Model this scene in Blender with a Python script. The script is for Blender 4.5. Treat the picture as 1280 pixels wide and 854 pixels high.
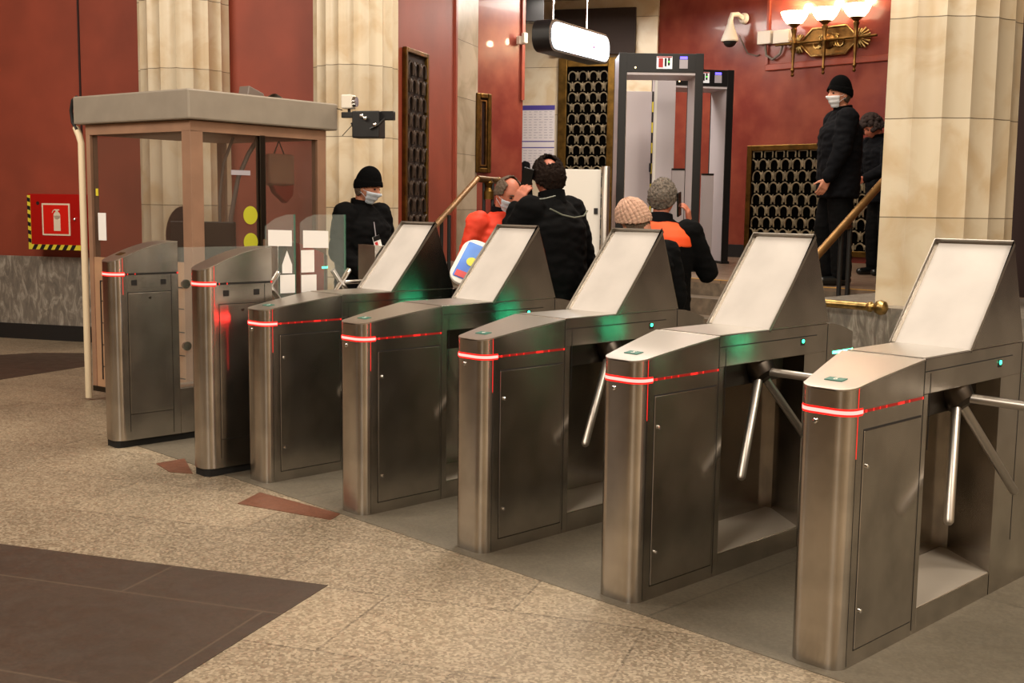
import bpy, bmesh, math, random
from mathutils import Vector, Matrix, noise
random.seed(7)
PI = math.pi
for o in list(bpy.data.objects): bpy.data.objects.remove(o)
S = bpy.context.scene
COL = S.collection

# ------------------------------------------------------------------ camera
F_PX, PITCH, ROLL, YAW, CAM_H = 1445.35, 0.118536, 0.013383, 0.795742, 1.580866
fw = Vector((-math.sin(YAW)*math.cos(PITCH), math.cos(YAW)*math.cos(PITCH), -math.sin(PITCH)))
rt = Vector((math.cos(YAW), math.sin(YAW), 0)); up = rt.cross(fw)
r2 = rt*math.cos(ROLL)+up*math.sin(ROLL); u2 = up*math.cos(ROLL)-rt*math.sin(ROLL)
cd = bpy.data.cameras.new('camera'); cam = bpy.data.objects.new('camera', cd); COL.objects.link(cam)
cd.sensor_width = 36; cd.lens = F_PX/1280*36; cd.clip_end = 100
M = Matrix((r2, u2, -fw)).transposed().to_4x4(); M.translation = Vector((0, 0, CAM_H)); cam.matrix_world = M
S.camera = cam
# ------------------------------------------------------------------ exposure, world, lights
S.view_settings.view_transform = 'Standard'; S.view_settings.look = 'None'
S.view_settings.gamma = 1; S.view_settings.use_curve_mapping = False
S.view_settings.exposure = 0.0
W = bpy.data.worlds.new('world'); S.world = W; W.use_nodes = True
W.node_tree.nodes['Background'].inputs[0].default_value = (1.0, .90, .80, 1)
W.node_tree.nodes['Background'].inputs[1].default_value = 0.20
def area(name, loc, size, power, col, target=None, sy=None):
    l = bpy.data.lights.new(name, 'AREA'); l.energy = power; l.color = col; l.size = size
    if sy: l.shape = 'RECTANGLE'; l.size_y = sy
    o = bpy.data.objects.new(name, l); COL.objects.link(o); o.location = loc
    d = (Vector(target)-Vector(loc)) if target else Vector((0, 0, -1))
    o.rotation_euler = d.to_track_quat('-Z', 'Y').to_euler()
    return o
WARM = (1, .89, .75)
# windowless hall: unseen warm area lights stand in for ceiling lamps, cooler in the lobby
area('hall_area_light', (-1.5, -2.2, 5.6), 1.6, 300, WARM, (-4, 4, 0))
area('hall_area_light', (2.0, 3.5, 5.4), 1.4, 260, WARM, (-1.5, 4, .8))
area('hall_area_light', (1.4, 6.2, 5.4), 1.4, 260, WARM, (3.9, 4.5, .5))  # added to light the unseen right wall that the steel reflects
area('hall_area_light', (-8.5, -.5, 5.8), 2.4, 330, WARM, (-9.5, 7, 1.5))
area('hall_area_light', (-4.8, 5.6, 6.2), 2.0, 260, WARM)
area('lobby_area_light', (-10.1, 11.3, 4.25), 1.2, 110, (1, .90, .80))
area('platform_area_light', (-6.6, 8.6, 6.2), 1.8, 170, (1, .88, .74))

# ------------------------------------------------------------------ materials
def lin(c): return tuple(((v/255)/12.92 if v/255 <= .04045 else ((v/255+.055)/1.055)**2.4) for v in c)+(1,)
MAT = {}
def mat(name, rgb, rough=.5, metal=0, emit=None, es=0, alpha=1, trans=0, spec=None, bump=0, bscale=40, var=0, vscale=6, vrgb=None, stretch=None, aniso=0, coat=0):
    m = bpy.data.materials.new(name); m.use_nodes = True; nt = m.node_tree; N = nt.nodes; L = nt.links
    b = N['Principled BSDF']; b.inputs['Base Color'].default_value = lin(rgb)
    b.inputs['Roughness'].default_value = rough; b.inputs['Metallic'].default_value = metal
    if spec is not None: b.inputs['Specular IOR Level'].default_value = spec
    if emit: b.inputs['Emission Color'].default_value = lin(emit); b.inputs['Emission Strength'].default_value = es
    if trans: b.inputs['Transmission Weight'].default_value = trans
    if alpha < 1: b.inputs['Alpha'].default_value = alpha
    if coat: b.inputs['Coat Weight'].default_value = coat
    tc = N.new('ShaderNodeTexCoord')
    def mp(s):
        k = N.new('ShaderNodeMapping'); L.new(tc.outputs['Object'], k.inputs[0]); k.inputs['Scale'].default_value = s; return k.outputs[0]
    if var:
        n = N.new('ShaderNodeTexNoise'); n.inputs['Scale'].default_value = vscale; n.inputs['Detail'].default_value = 6
        L.new(mp(stretch or (1, 1, 1)), n.inputs['Vector'])
        r = N.new('ShaderNodeValToRGB'); r.color_ramp.elements[0].position = .35; r.color_ramp.elements[1].position = .68
        v2 = vrgb or tuple(max(0, c*(1-var)) for c in rgb)
        r.color_ramp.elements[0].color = lin(v2); r.color_ramp.elements[1].color = lin(rgb)
        L.new(n.outputs[0], r.inputs[0]); L.new(r.outputs[0], b.inputs['Base Color'])
    if bump:
        n = N.new('ShaderNodeTexNoise'); n.inputs['Scale'].default_value = bscale; n.inputs['Detail'].default_value = 4
        L.new(mp(stretch or (1, 1, 1)), n.inputs['Vector'])
        bp = N.new('ShaderNodeBump'); bp.inputs['Strength'].default_value = bump; bp.inputs['Distance'].default_value = .01
        L.new(n.outputs[0], bp.inputs['Height']); L.new(bp.outputs[0], b.inputs['Normal'])
    if aniso:
        b.inputs['Anisotropic'].default_value = aniso
        gn = N.new('ShaderNodeNewGeometry'); t = N.new('ShaderNodeVectorMath'); t.operation = 'CROSS_PRODUCT'; L.new(gn.outputs['True Normal'], t.inputs[0]); t.inputs[1].default_value = (0, .0001, 1); L.new(t.outputs[0], b.inputs['Tangent']); b.inputs['Anisotropic Rotation'].default_value = .25
    MAT[name] = m; return m
def brushed(name, rgb, rough):
    m = mat(name, rgb, rough, 1, aniso=.9); nt = m.node_tree; N = nt.nodes; L = nt.links; b = N['Principled BSDF']
    tc = N.new('ShaderNodeTexCoord'); mp = N.new('ShaderNodeMapping'); mp.inputs['Scale'].default_value = (3, 3, 260)
    L.new(tc.outputs['Object'], mp.inputs[0]); n = N.new('ShaderNodeTexNoise'); n.inputs['Scale'].default_value = 3; n.inputs['Detail'].default_value = 3
    L.new(mp.outputs[0], n.inputs['Vector'])
    mr = N.new('ShaderNodeMapRange'); mr.inputs['To Min'].default_value = rough-.03; mr.inputs['To Max'].default_value = rough+.05
    L.new(n.outputs[0], mr.inputs[0]); L.new(mr.outputs[0], b.inputs['Roughness'])
    n2 = N.new('ShaderNodeTexNoise'); n2.inputs['Scale'].default_value = 5; n2.inputs['Detail'].default_value = 5
    L.new(tc.outputs['Object'], n2.inputs['Vector'])
    r = N.new('ShaderNodeValToRGB'); r.color_ramp.elements[0].color = lin(tuple(c*.86 for c in rgb)); r.color_ramp.elements[1].color = lin(rgb)
    r.color_ramp.elements[0].position = .3; r.color_ramp.elements[1].position = .6
    L.new(n2.outputs[0], r.inputs[0]); L.new(r.outputs[0], b.inputs['Base Color'])
    return m
brushed('steel', (196, 190, 182), .20)
mat('steel_top', (188, 182, 174), .36, 1)
mat('steel_tube', (176, 170, 162), .40, 1)
mat('dark_steel', (70, 64, 58), .4, 1, bump=.05)
mat('groove', (22, 18, 16), .7)
mat('hood_panel', (204, 198, 192), .42, 0, var=.06, vscale=5)
mat('led_red', (255, 60, 50), .4, emit=(255, 52, 48), es=20)
mat('led_halo', (190, 30, 26), .4, emit=(255, 24, 20), es=1.3)  # dim red glow painted around the light band
mat('led_red_dim', (110, 20, 16), .35, emit=(255, 26, 20), es=.18)
mat('led_red_seam', (200, 30, 26), .4, emit=(255, 36, 32), es=1.0)
mat('led_green', (60, 255, 180), .4, emit=(60, 235, 165), es=16)
mat('led_green_small', (60, 255, 180), .4, emit=(50, 220, 150), es=6)
mat('badge_green', (48, 110, 96), .5)
mat('white_paint', (226, 222, 214), .5)
mat('paper', (246, 244, 242), .7)
mat('glass', (225, 240, 232), .03, 0, alpha=.08, spec=.5)
mat('glass_dark', (96, 78, 66), .05, 0, alpha=.24, spec=.6)  # tint deepened to stand for the dim interior and dark reflections
mat('glass_edge', (70, 120, 100), .2, alpha=.75)
mat('chrome', (225, 225, 225), .12, 1)
mat('brass', (150, 112, 62), .40, 1, var=.3, vscale=12, bump=.05)
mat('brass_bright', (200, 168, 106), .34, 1, var=.35, vscale=18)
mat('old_brass', (124, 94, 46), .42, 1, var=.3, vscale=10)
mat('bronze_lattice', (150, 134, 106), .5, .3, var=.3, vscale=14)
mat('dark_lattice', (74, 58, 46), .5, .3, var=.3, vscale=14)
mat('grille_back', (44, 31, 25), .8)
mat('rail_brass', (178, 138, 88), .48, .9, var=.15, vscale=8)
mat('void', (6, 5, 4), 1, spec=0)
mat('plinth_bright', (206, 196, 182), .55, .6)
mat('red_wall', (150, 68, 48), .55, 0, var=.10, vscale=2.2, bump=.06, bscale=18)
mat('red_polished', (140, 70, 54), .26, 0, var=.28, vscale=3.2, vrgb=(118, 50, 42), bump=.05, bscale=9, coat=.2)
mat('red_trim', (156, 70, 50), .4, 0, var=.12, vscale=5)
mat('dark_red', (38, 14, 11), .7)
mat('booth_steel', (156, 146, 132), .5, .2, var=.05)
mat('booth_frame', (156, 120, 96), .5, 0, var=.08)
mat('booth_panel', (184, 144, 112), .5, 0, var=.08)
mat('pipe_cream', (226, 208, 176), .5)
mat('black_plastic', (20, 20, 21), .45)
mat('rubber', (16, 15, 14), .7)
mat('dark_paint', (20, 20, 22), .4, .2)
mat('lilac_panel', (196, 188, 192), .45)
mat('display_blue', (90, 80, 220), .4, emit=(110, 95, 255), es=2.2)
mat('display_white', (220, 222, 225), .5, emit=(210, 215, 220), es=.35)
mat('display_red', (150, 30, 30), .5, emit=(160, 26, 26), es=.4)
mat('display_green', (90, 230, 60), .5, emit=(80, 240, 60), es=2)
mat('lamp_dot', (255, 220, 160), .5, emit=(255, 215, 150), es=5)
mat('lightbox', (250, 252, 255), .4, emit=(236, 244, 255), es=5.0)
mat('lightbox_print', (190, 196, 222), .5, emit=(206, 212, 240), es=.9)
mat('lightbox_mark', (150, 70, 150), .5, emit=(165, 90, 170), es=.6)
mat('lamp_glass', (255, 240, 215), .4, emit=(255, 226, 184), es=7.5)
mat('fire_red', (168, 14, 8), .35)
mat('sign_red', (214, 24, 10), .4)
mat('sign_white', (226, 214, 192), .5)
mat('hazard_yellow', (222, 206, 60), .5)
mat('hazard_black', (24, 22, 22), .5)
mat('lime', (190, 190, 48), .5)
mat('jacket_black', (7, 7, 8), .9, spec=.12, bump=.35, bscale=22)
mat('jacket_navy', (7, 8, 13), .88, spec=.15, bump=.35, bscale=18)
mat('knit_black', (6, 6, 7), .95, spec=.08, bump=.8, bscale=160)
mat('knit_beige', (204, 164, 142), .95, bump=.9, bscale=60, var=.16, vscale=50)
mat('orange_vest', (248, 84, 26), .7, bump=.2, bscale=14)
mat('red_vest', (232, 62, 32), .7, bump=.2, bscale=14)
mat('reflective', (112, 116, 104), .4)
mat('trousers', (7, 7, 8), .9, spec=.12, bump=.2, bscale=14)
mat('brown_trousers', (40, 32, 30), .9, bump=.2, bscale=14)
mat('skin', (206, 140, 112), .55, var=.10, vscale=14)
mat('skin_red', (196, 118, 92), .55, var=.12, vscale=14)
mat('hair_dark', (30, 20, 15), .9, spec=.15, bump=1, bscale=120, stretch=(1, 1, .25))
mat('hair_grey', (128, 116, 104), .85, bump=1, bscale=120, var=.45, vscale=60)
mat('hair_greybrown', (92, 76, 62), .85, bump=1, bscale=120, stretch=(1, 1, .25))
mat('hair_darkbrown', (40, 26, 22), .9, bump=1, bscale=70)
mat('mask_blue', (196, 206, 218), .8, bump=.3, bscale=40)
mat('mask_white', (216, 218, 222), .8, bump=.3, bscale=40)
mat('eye', (24, 18, 16), .25)
mat('phone', (14, 16, 16), .25)
mat('poster_blue', (58, 108, 206), .4, var=.2, vscale=5, vrgb=(86, 146, 230))
mat('poster_yellow', (226, 222, 60), .4)
mat('poster_red', (206, 60, 60), .4)
mat('sheet', (214, 206, 206), .6)
mat('sheet_line', (70, 58, 140), .6)
mat('sheet_text', (170, 164, 172), .6)
mat('camera_white', (222, 214, 200), .4)
mat('cord_grey', (112, 100, 92), .5)
mat('step_stone', (112, 98, 82), .5, 0, var=.25, vscale=14, bump=.05)
mat('step_nosing', (190, 144, 62), .45, .3)
mat('ceiling', (176, 158, 134), .8)
mat('hall_plaster', (196, 176, 148), .8)
mat('bag_red', (128, 34, 22), .5)
mat('bag_clear', (150, 120, 96), .2, alpha=.55)

def stone(name, rgb, rgb2, joint=.68, phase=1.52, vert=None, scale=3):
    m = mat(name, rgb, .36); nt = m.node_tree; N = nt.nodes; L = nt.links; b = N['Principled BSDF']
    g = N.new('ShaderNodeNewGeometry'); sx = N.new('ShaderNodeSeparateXYZ'); L.new(g.outputs['Position'], sx.inputs[0])
    n = N.new('ShaderNodeTexNoise'); n.inputs['Scale'].default_value = scale; n.inputs['Detail'].default_value = 8; n.inputs['Distortion'].default_value = .8
    L.new(g.outputs['Position'], n.inputs['Vector'])
    r = N.new('ShaderNodeValToRGB'); r.color_ramp.elements[0].position = .34; r.color_ramp.elements[1].position = .56
    r.color_ramp.elements[0].color = lin(rgb2); r.color_ramp.elements[1].color = lin(rgb); L.new(n.outputs[0], r.inputs[0])
    a = N.new('ShaderNodeMath'); a.operation = 'SUBTRACT'; L.new(sx.outputs[2], a.inputs[0]); a.inputs[1].default_value = phase
    d = N.new('ShaderNodeMath'); d.operation = 'DIVIDE'; L.new(a.outputs[0], d.inputs[0]); d.inputs[1].default_value = joint
    fl = N.new('ShaderNodeMath'); fl.operation = 'FLOOR'; L.new(d.outputs[0], fl.inputs[0])
    fr = N.new('ShaderNodeMath'); fr.operation = 'SUBTRACT'; L.new(d.outputs[0], fr.inputs[0]); L.new(fl.outputs[0], fr.inputs[1])
    lt = N.new('ShaderNodeMath'); lt.operation = 'LESS_THAN'; L.new(fr.outputs[0], lt.inputs[0]); lt.inputs[1].default_value = .010
    wn = N.new('ShaderNodeTexWhiteNoise'); wn.noise_dimensions = '1D'; L.new(fl.outputs[0], wn.inputs['W'])
    mr = N.new('ShaderNodeMapRange'); mr.inputs['To Min'].default_value = .86; mr.inputs['To Max'].default_value = 1.06; L.new(wn.outputs[0], mr.inputs[0])
    mv = N.new('ShaderNodeVectorMath'); mv.operation = 'SCALE'; L.new(r.outputs[0], mv.inputs[0]); L.new(mr.outputs[0], mv.inputs['Scale'])
    mx = N.new('ShaderNodeMix'); mx.data_type = 'RGBA'; L.new(lt.outputs[0], mx.inputs['Factor']); L.new(mv.outputs[0], mx.inputs['A'])
    mx.inputs['B'].default_value = lin(tuple(c*.55 for c in rgb2)); L.new(mx.outputs['Result'], b.inputs['Base Color'])
    return m
stone('cream_stone', (214, 200, 174), (200, 178, 144))
stone('grey_stone', (172, 160, 138), (146, 134, 110), .66, 1.5)
def marble():
    m = mat('grey_marble', (150, 146, 138), .3); nt = m.node_tree; N = nt.nodes; L = nt.links; b = N['Principled BSDF']
    g = N.new('ShaderNodeNewGeometry'); mp = N.new('ShaderNodeMapping'); mp.inputs['Scale'].default_value = (2.2, 2.2, .8); L.new(g.outputs['Position'], mp.inputs[0])
    n = N.new('ShaderNodeTexNoise'); n.inputs['Scale'].default_value = 5.5; n.inputs['Detail'].default_value = 12; n.inputs['Roughness'].default_value = .68; n.inputs['Distortion'].default_value = 1.3; L.new(mp.outputs[0], n.inputs['Vector'])
    r = N.new('ShaderNodeValToRGB'); e = r.color_ramp.elements; e[0].position = .34; e[0].color = lin((104, 99, 93)); e[1].position = .64; e[1].color = lin((170, 163, 152))
    k = e.new(.5); k.color = lin((128, 120, 110)); L.new(n.outputs[0], r.inputs[0]); L.new(r.outputs[0], b.inputs['Base Color'])
marble()
def floor_mat(name, c1, c2, cj, speck, rot, bw=1.05, bh=.62, msz=.006, light=(214, 196, 164), dark=(84, 70, 54), rough=.4):
    m = mat(name, c1, rough); nt = m.node_tree; N = nt.nodes; L = nt.links; b = N['Principled BSDF']
    g = N.new('ShaderNodeNewGeometry'); mp = N.new('ShaderNodeMapping'); mp.inputs['Rotation'].default_value = (0, 0, rot); L.new(g.outputs['Position'], mp.inputs[0])
    mp.inputs['Location'].default_value = (.31, .2, 0)
    br = N.new('ShaderNodeTexBrick'); L.new(mp.outputs[0], br.inputs['Vector']); br.inputs['Scale'].default_value = 1
    br.inputs['Brick Width'].default_value = bw; br.inputs['Row Height'].default_value = bh; br.inputs['Mortar Size'].default_value = msz
    br.inputs['Color1'].default_value = lin(c1); br.inputs['Color2'].default_value = lin(c2); br.inputs['Mortar'].default_value = lin(cj); br.inputs['Mortar Smooth'].default_value = .3
    v = N.new('ShaderNodeTexVoronoi'); v.inputs['Scale'].default_value = 95; L.new(g.outputs['Position'], v.inputs['Vector'])
    sp = N.new('ShaderNodeSeparateColor'); L.new(v.outputs['Color'], sp.inputs[0])
    r = N.new('ShaderNodeValToRGB'); e = r.color_ramp.elements; e[0].position = 0; e[0].color = lin(dark); e[1].position = 1; e[1].color = lin(light)
    k = e.new(.45); k.color = lin(tuple((a+c)/2 for a, c in zip(light, dark)))
    L.new(sp.outputs[0], r.inputs[0])
    mx = N.new('ShaderNodeMix'); mx.data_type = 'RGBA'; mx.inputs['Factor'].default_value = speck
    L.new(br.outputs[0], mx.inputs['A']); L.new(r.outputs[0], mx.inputs['B'])
    n = N.new('ShaderNodeTexNoise'); n.inputs['Scale'].default_value = 1.3; n.inputs['Detail'].default_value = 9; L.new(g.outputs['Position'], n.inputs['Vector'])
    mr = N.new('ShaderNodeMapRange'); mr.inputs['From Min'].default_value = .3; mr.inputs['From Max'].default_value = .7; mr.inputs['To Min'].default_value = .78; mr.inputs['To Max'].default_value = 1.1; L.new(n.outputs[0], mr.inputs[0])
    sc = N.new('ShaderNodeVectorMath'); sc.operation = 'SCALE'; L.new(mx.outputs['Result'], sc.inputs[0]); L.new(mr.outputs[0], sc.inputs['Scale'])
    L.new(sc.outputs[0], b.inputs['Base Color'])
    n3 = N.new('ShaderNodeTexNoise'); n3.inputs['Scale'].default_value = 9; L.new(g.outputs['Position'], n3.inputs['Vector'])
    m3 = N.new('ShaderNodeMapRange'); m3.inputs['To Min'].default_value = rough-.1; m3.inputs['To Max'].default_value = rough+.2; L.new(n3.outputs[0], m3.inputs[0]); L.new(m3.outputs[0], b.inputs['Roughness'])
FROT = -(YAW-.32)
floor_mat('floor_granite', (160, 143, 118), (124, 109, 88), (100, 86, 68), .42, FROT, light=(206, 192, 168), dark=(78, 68, 56))
floor_mat('floor_dark', (70, 58, 48), (64, 52, 43), (88, 74, 60), .14, FROT, light=(96, 82, 70), dark=(40, 32, 26), bw=1.3, bh=.8, rough=.45)
floor_mat('floor_grey', (106, 98, 84), (98, 90, 76), (84, 78, 66), .22, 0, light=(130, 122, 104), dark=(70, 64, 54), bw=2.4, bh=1.2, rough=.5)
floor_mat('floor_red', (110, 72, 54), (110, 72, 54), (110, 72, 54), .2, 0, light=(150, 96, 72), dark=(84, 46, 34))
floor_mat('platform_floor', (122, 102, 84), (112, 92, 76), (80, 66, 52), .18, 0, light=(140, 120, 100), dark=(84, 70, 56), bw=1.2, bh=1.2)

# ------------------------------------------------------------------ mesh builder
class MB:
    def __init__(s): s.v = []; s.f = []
    def add(s, vs, fs):
        n = len(s.v); s.v += [tuple(v) for v in vs]; s.f += [tuple(n+i for i in f) for f in fs]; return s
    def box(s, x0, x1, y0, y1, z0, z1):
        return s.add([(x0, y0, z0), (x1, y0, z0), (x1, y1, z0), (x0, y1, z0), (x0, y0, z1), (x1, y0, z1), (x1, y1, z1), (x0, y1, z1)],
                     [(3, 2, 1, 0), (4, 5, 6, 7), (0, 1, 5, 4), (1, 2, 6, 5), (2, 3, 7, 6), (3, 0, 4, 7)])
    def prism(s, poly, z0, z1):
        n = len(poly)
        return s.add([(x, y, z0) for x, y in poly]+[(x, y, z1) for x, y in poly],
                     [tuple(range(n-1, -1, -1)), tuple(range(n, 2*n))]+[(i, (i+1) % n, n+(i+1) % n, n+i) for i in range(n)])
    def xprism(s, prof, x0, x1):           # profile of (y, z) swept along x
        n = len(prof)
        return s.add([(x0, y, z) for y, z in prof]+[(x1, y, z) for y, z in prof],
                     [tuple(range(n)), tuple(range(2*n-1, n-1, -1))]+[(i, n+i, n+(i+1) % n, (i+1) % n) for i in range(n)])
    def rings(s, rings, caps=True):
        n = len(rings[0]); k = len(rings); vs = [p for r in rings for p in r]
        fs = [(j*n+i, j*n+(i+1) % n, (j+1)*n+(i+1) % n, (j+1)*n+i) for j in range(k-1) for i in range(n)]
        if caps: fs += [tuple(range(n-1, -1, -1)), tuple((k-1)*n+i for i in range(n))]
        return s.add(vs, fs)
    def tube(s, pts, r, n=12, closed=False):
        pts = [Vector(p) for p in pts]; rs = r if isinstance(r, (list, tuple)) else [r]*len(pts); rg = []
        ref = None
        for i, p in enumerate(pts):
            if closed: d = pts[(i+1) % len(pts)]-pts[i-1]
            else: d = pts[min(i+1, len(pts)-1)]-pts[max(i-1, 0)]
            d.normalize()
            if ref is None: ref = d.orthogonal().normalized()
            a = (ref-d*ref.dot(d)).normalized(); ref = a; b = d.cross(a)
            rg.append([p+(a*math.cos(t*2*PI/n)+b*math.sin(t*2*PI/n))*rs[i] for t in range(n)])
        if closed: rg.append(rg[0]); return s.rings(rg, False)
        return s.rings(rg)
    def lathe(s, prof, c=(0, 0, 0), axis='z', n=24):
        rg = []
        for r, h in prof:
            ring = []
            for t in range(n):
                a = t*2*PI/n; x, y = r*math.cos(a), r*math.sin(a)
                p = (x, y, h) if axis == 'z' else ((h, x, y) if axis == 'x' else (x, h, -y))
                ring.append((p[0]+c[0], p[1]+c[1], p[2]+c[2]))
            rg.append(ring)
        return s.rings(rg)
    def capsule(s, a, b, ra, rb, n=14):
        a = Vector(a); b = Vector(b); d = (b-a); L = d.length
        if L < 1e-6: d = Vector((0, 0, 1))
        d.normalize(); u = d.orthogonal().normalized(); w = d.cross(u); rg = []
        prof = [(-math.cos(t*PI/10)*ra, math.sin(t*PI/10)*ra) for t in (.3, 1, 2, 3, 4, 5)]+[(L+math.sin(t*PI/10)*rb, math.cos(t*PI/10)*rb) for t in (0, 1, 2, 3, 4, 4.7)]
        for h, r in prof: rg.append([a+d*h+(u*math.cos(k*2*PI/n)+w*math.sin(k*2*PI/n))*r for k in range(n)])
        return s.rings(rg)
    def ellip(s, c, r, n=20, m=12):
        rg = []
        for j in range(m+1):
            t = PI*(j+.02 if j == 0 else (j-.02 if j == m else j))/m
            rg.append([(c[0]+r[0]*math.sin(t)*math.cos(k*2*PI/n), c[1]+r[1]*math.sin(t)*math.sin(k*2*PI/n), c[2]-r[2]*math.cos(t)) for k in range(n)])
        return s.rings(rg)
    def xf(s, m): s.v = [tuple(m @ Vector(v)) for v in s.v]; return s
    def build(s, name, m, parent=None, smooth=None, bevel=0):
        me = bpy.data.meshes.new(name); me.from_pydata(s.v, [], s.f); me.update()
        bm = bmesh.new(); bm.from_mesh(me); bmesh.ops.recalc_face_normals(bm, faces=bm.faces); bm.to_mesh(me); bm.free()
        if smooth:
            me.shade_smooth(); me.set_sharp_from_angle(angle=math.radians(smooth))
        me.materials.append(MAT[m] if isinstance(m, str) else m)
        o = bpy.data.objects.new(name, me); COL.objects.link(o)
        if parent: o.parent = parent
        if bevel:
            b = o.modifiers.new('bevel', 'BEVEL'); b.width = bevel; b.segments = 2; b.limit_method = 'ANGLE'; b.angle_limit = math.radians(40); b.harden_normals = False
        return o
def tag(o, label=None, cat=None, group=None, kind=None):
    if label: o['label'] = label
    if cat: o['category'] = cat
    if group: o['group'] = group
    if kind: o['kind'] = kind
    return o
def empty(name, loc, rz=0, label=None, cat=None, group=None):
    o = bpy.data.objects.new(name, None); COL.objects.link(o); o.location = loc; o.rotation_euler = (0, 0, rz); o.empty_display_size = .1
    return tag(o, label, cat, group)
def struct(o): o['kind'] = 'structure'; return o
def kids(o): return [c for c in bpy.data.objects if c.parent == o]
def copy_tree(o, parent=None):
    c = o.copy(); COL.objects.link(c); c.parent = parent
    for k in kids(o): copy_tree(k, c)
    return c
Rr = Vector((math.cos(YAW), math.sin(YAW), 0)); Fd = Vector((-math.sin(YAW), math.cos(YAW), 0))
def UD(u, d, z=0):      # plan position: u metres to the right, d metres ahead of the viewpoint
    return Rr*u+Fd*d+Vector((0, 0, z))
def ang(u, d):          # world angle (about z) of a plan direction
    v = Rr*u+Fd*d; return math.atan2(v.y, v.x)
EW = (.958, -.286); D1 = (.286, .958)      # directions of the angled left side of the hall
AW = ang(*EW); AD = ang(*D1)

# ------------------------------------------------------------------ the setting
def wall(name, p, q, z0, z1, m, th=.2, **k):
    """vertical slab from plan point p to q, body behind (to the left of p->q)"""
    p = Vector(p[:2]); q = Vector(q[:2]); d = (q-p).normalized(); n = Vector((-d.y, d.x))*th
    return struct(MB().prism([tuple(p), tuple(q), tuple(q+n), tuple(p+n)], z0, z1).build(name, m, **k))
def xy(u, d): v = UD(u, d); return (v.x, v.y)
struct(MB().box(-17, 4, -6, 17, -.1, 0).build('floor', 'floor_granite'))
def inlay(poly, m, h=.002): return struct(MB().prism(poly, 0, h).build('floor', m))
# dark polished field in the foreground: square corner at B
Bx, By = -3.837, 2.71
a1 = ang(-.958, .31); a2 = ang(-.33, -.93)
inlay([(Bx, By), (Bx+6*math.cos(a1), By+6*math.sin(a1)), (Bx+6*math.cos(a1)+5*math.cos(a2), By+6*math.sin(a1)+5*math.sin(a2)), (Bx+5*math.cos(a2), By+5*math.sin(a2))], 'floor_dark')
inlay([(-10.22, 3.78), (-10.55, 4.70), (-11.45, 5.12), (-11.80, 4.72), (-11.85, 4.39), (-11.6, 3.6)], 'floor_dark')
inlay([(-6.9, 3.40), (3.9, 3.42), (3.9, 7.2), (-6.9, 7.2)], 'floor_grey')
inlay([(-5.224, 3.12), (-4.645, 3.30), (-4.704, 3.40), (-5.35, 3.334)], 'floor_red', .003)
inlay([(-6.356, 3.245), (-6.105, 3.20), (-5.98, 3.28), (-6.37, 3.44)], 'floor_red', .003)

# platform with stairs: right flight runs along x, left flight turns with the angled side of the hall
def stair_edge(k):
    y = 8.88-.3*k
    p0 = Vector((-6.85, 8.88)); e = Vector((math.cos(AW), math.sin(AW))); n = Vector((-math.cos(AD), -math.sin(AD)))
    b = p0+n*(.3*k)               # a point on the shifted left line
    t = (y-b.y)/e.y; bend = b+e*t
    left = bend-e*4.3
    return [(-3.9, y), tuple(bend), tuple(left)]
for k in range(6):
    e = stair_edge(k); z = .9-.15*k
    back = [(-14.5, 15.5), (1.5, 15.5)] if k == 0 else None
    if k == 0: poly = e+[(-14.0, 8.0), (-14.5, 15.5), (3.5, 15.5), (3.5, 8.88)]
    else:
        pb = stair_edge(k-1); poly = e+pb[::-1]
    struct(MB().prism(poly, 0, z-.03).build('floor', 'step_stone'))
    struct(MB().prism(poly, z-.03, z).build('floor', 'platform_floor' if k == 0 else 'step_stone'))
    if k == 0:
        n = MB(); w = .045
        n.prism([(e[0][0], e[0][1]), e[1], (e[1][0], e[1][1]+w), (e[0][0], e[0][1]+w)], z, z+.004)
        struct(n.build('trim_1', 'step_nosing'))

ZT = 6.6
# left wall with marble dado (angled side)
L0 = (-5.27, 12.9)
def onL(t, off=0): return (L0[0]+EW[0]*t-D1[0]*off, L0[1]+EW[1]*t-D1[1]*off)
wall('wall_left', xy(*onL(-4.5)), xy(*onL(4.2)), .93, ZT, 'red_wall')
wall('wall_left', xy(*onL(-4.5, .02)), xy(*onL(4.2, .02)), .17, .93, 'grey_marble', .22)
wall('baseboard_left', xy(*onL(-4.5, .05)), xy(*onL(4.2, .05)), 0, .17, 'groove', .25)
wall('trim_2', xy(*onL(.585, .012)), xy(*onL(.605, .012)), .93, ZT, 'dark_red', .02)
# side wall of the passage with red plaster, stone pier, polished red wall
q0 = (-1.18, 12.2); 
def onQ(t, off=0): return (q0[0]+D1[0]*t+EW[0]*off, q0[1]+D1[1]*t+EW[1]*off)
wall('wall_passage', xy(*onQ(-.45)), xy(*onQ(1.63)), 0, ZT, 'red_wall')
wall('trim_3', xy(*onQ(1.60, .03)), xy(*onQ(1.66, .03)), .9, ZT, 'red_trim', .05)
wall('wall_passage', xy(*onQ(1.65, .025)), xy(*onQ(2.44, .025)), .5, ZT, 'grey_stone', .5)
pA = Vector(xy(-.475, 14.5)); pB = pA+Vector((0, .80))
wall('wall_lobby_left', tuple(pA), tuple(pB), .5, ZT, 'red_polished', .25)
wall('trim_4', (pB.x+.03, pB.y-.05), (pB.x+.03, pB.y+.0), 2.9, ZT, 'red_trim', .12)
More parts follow.
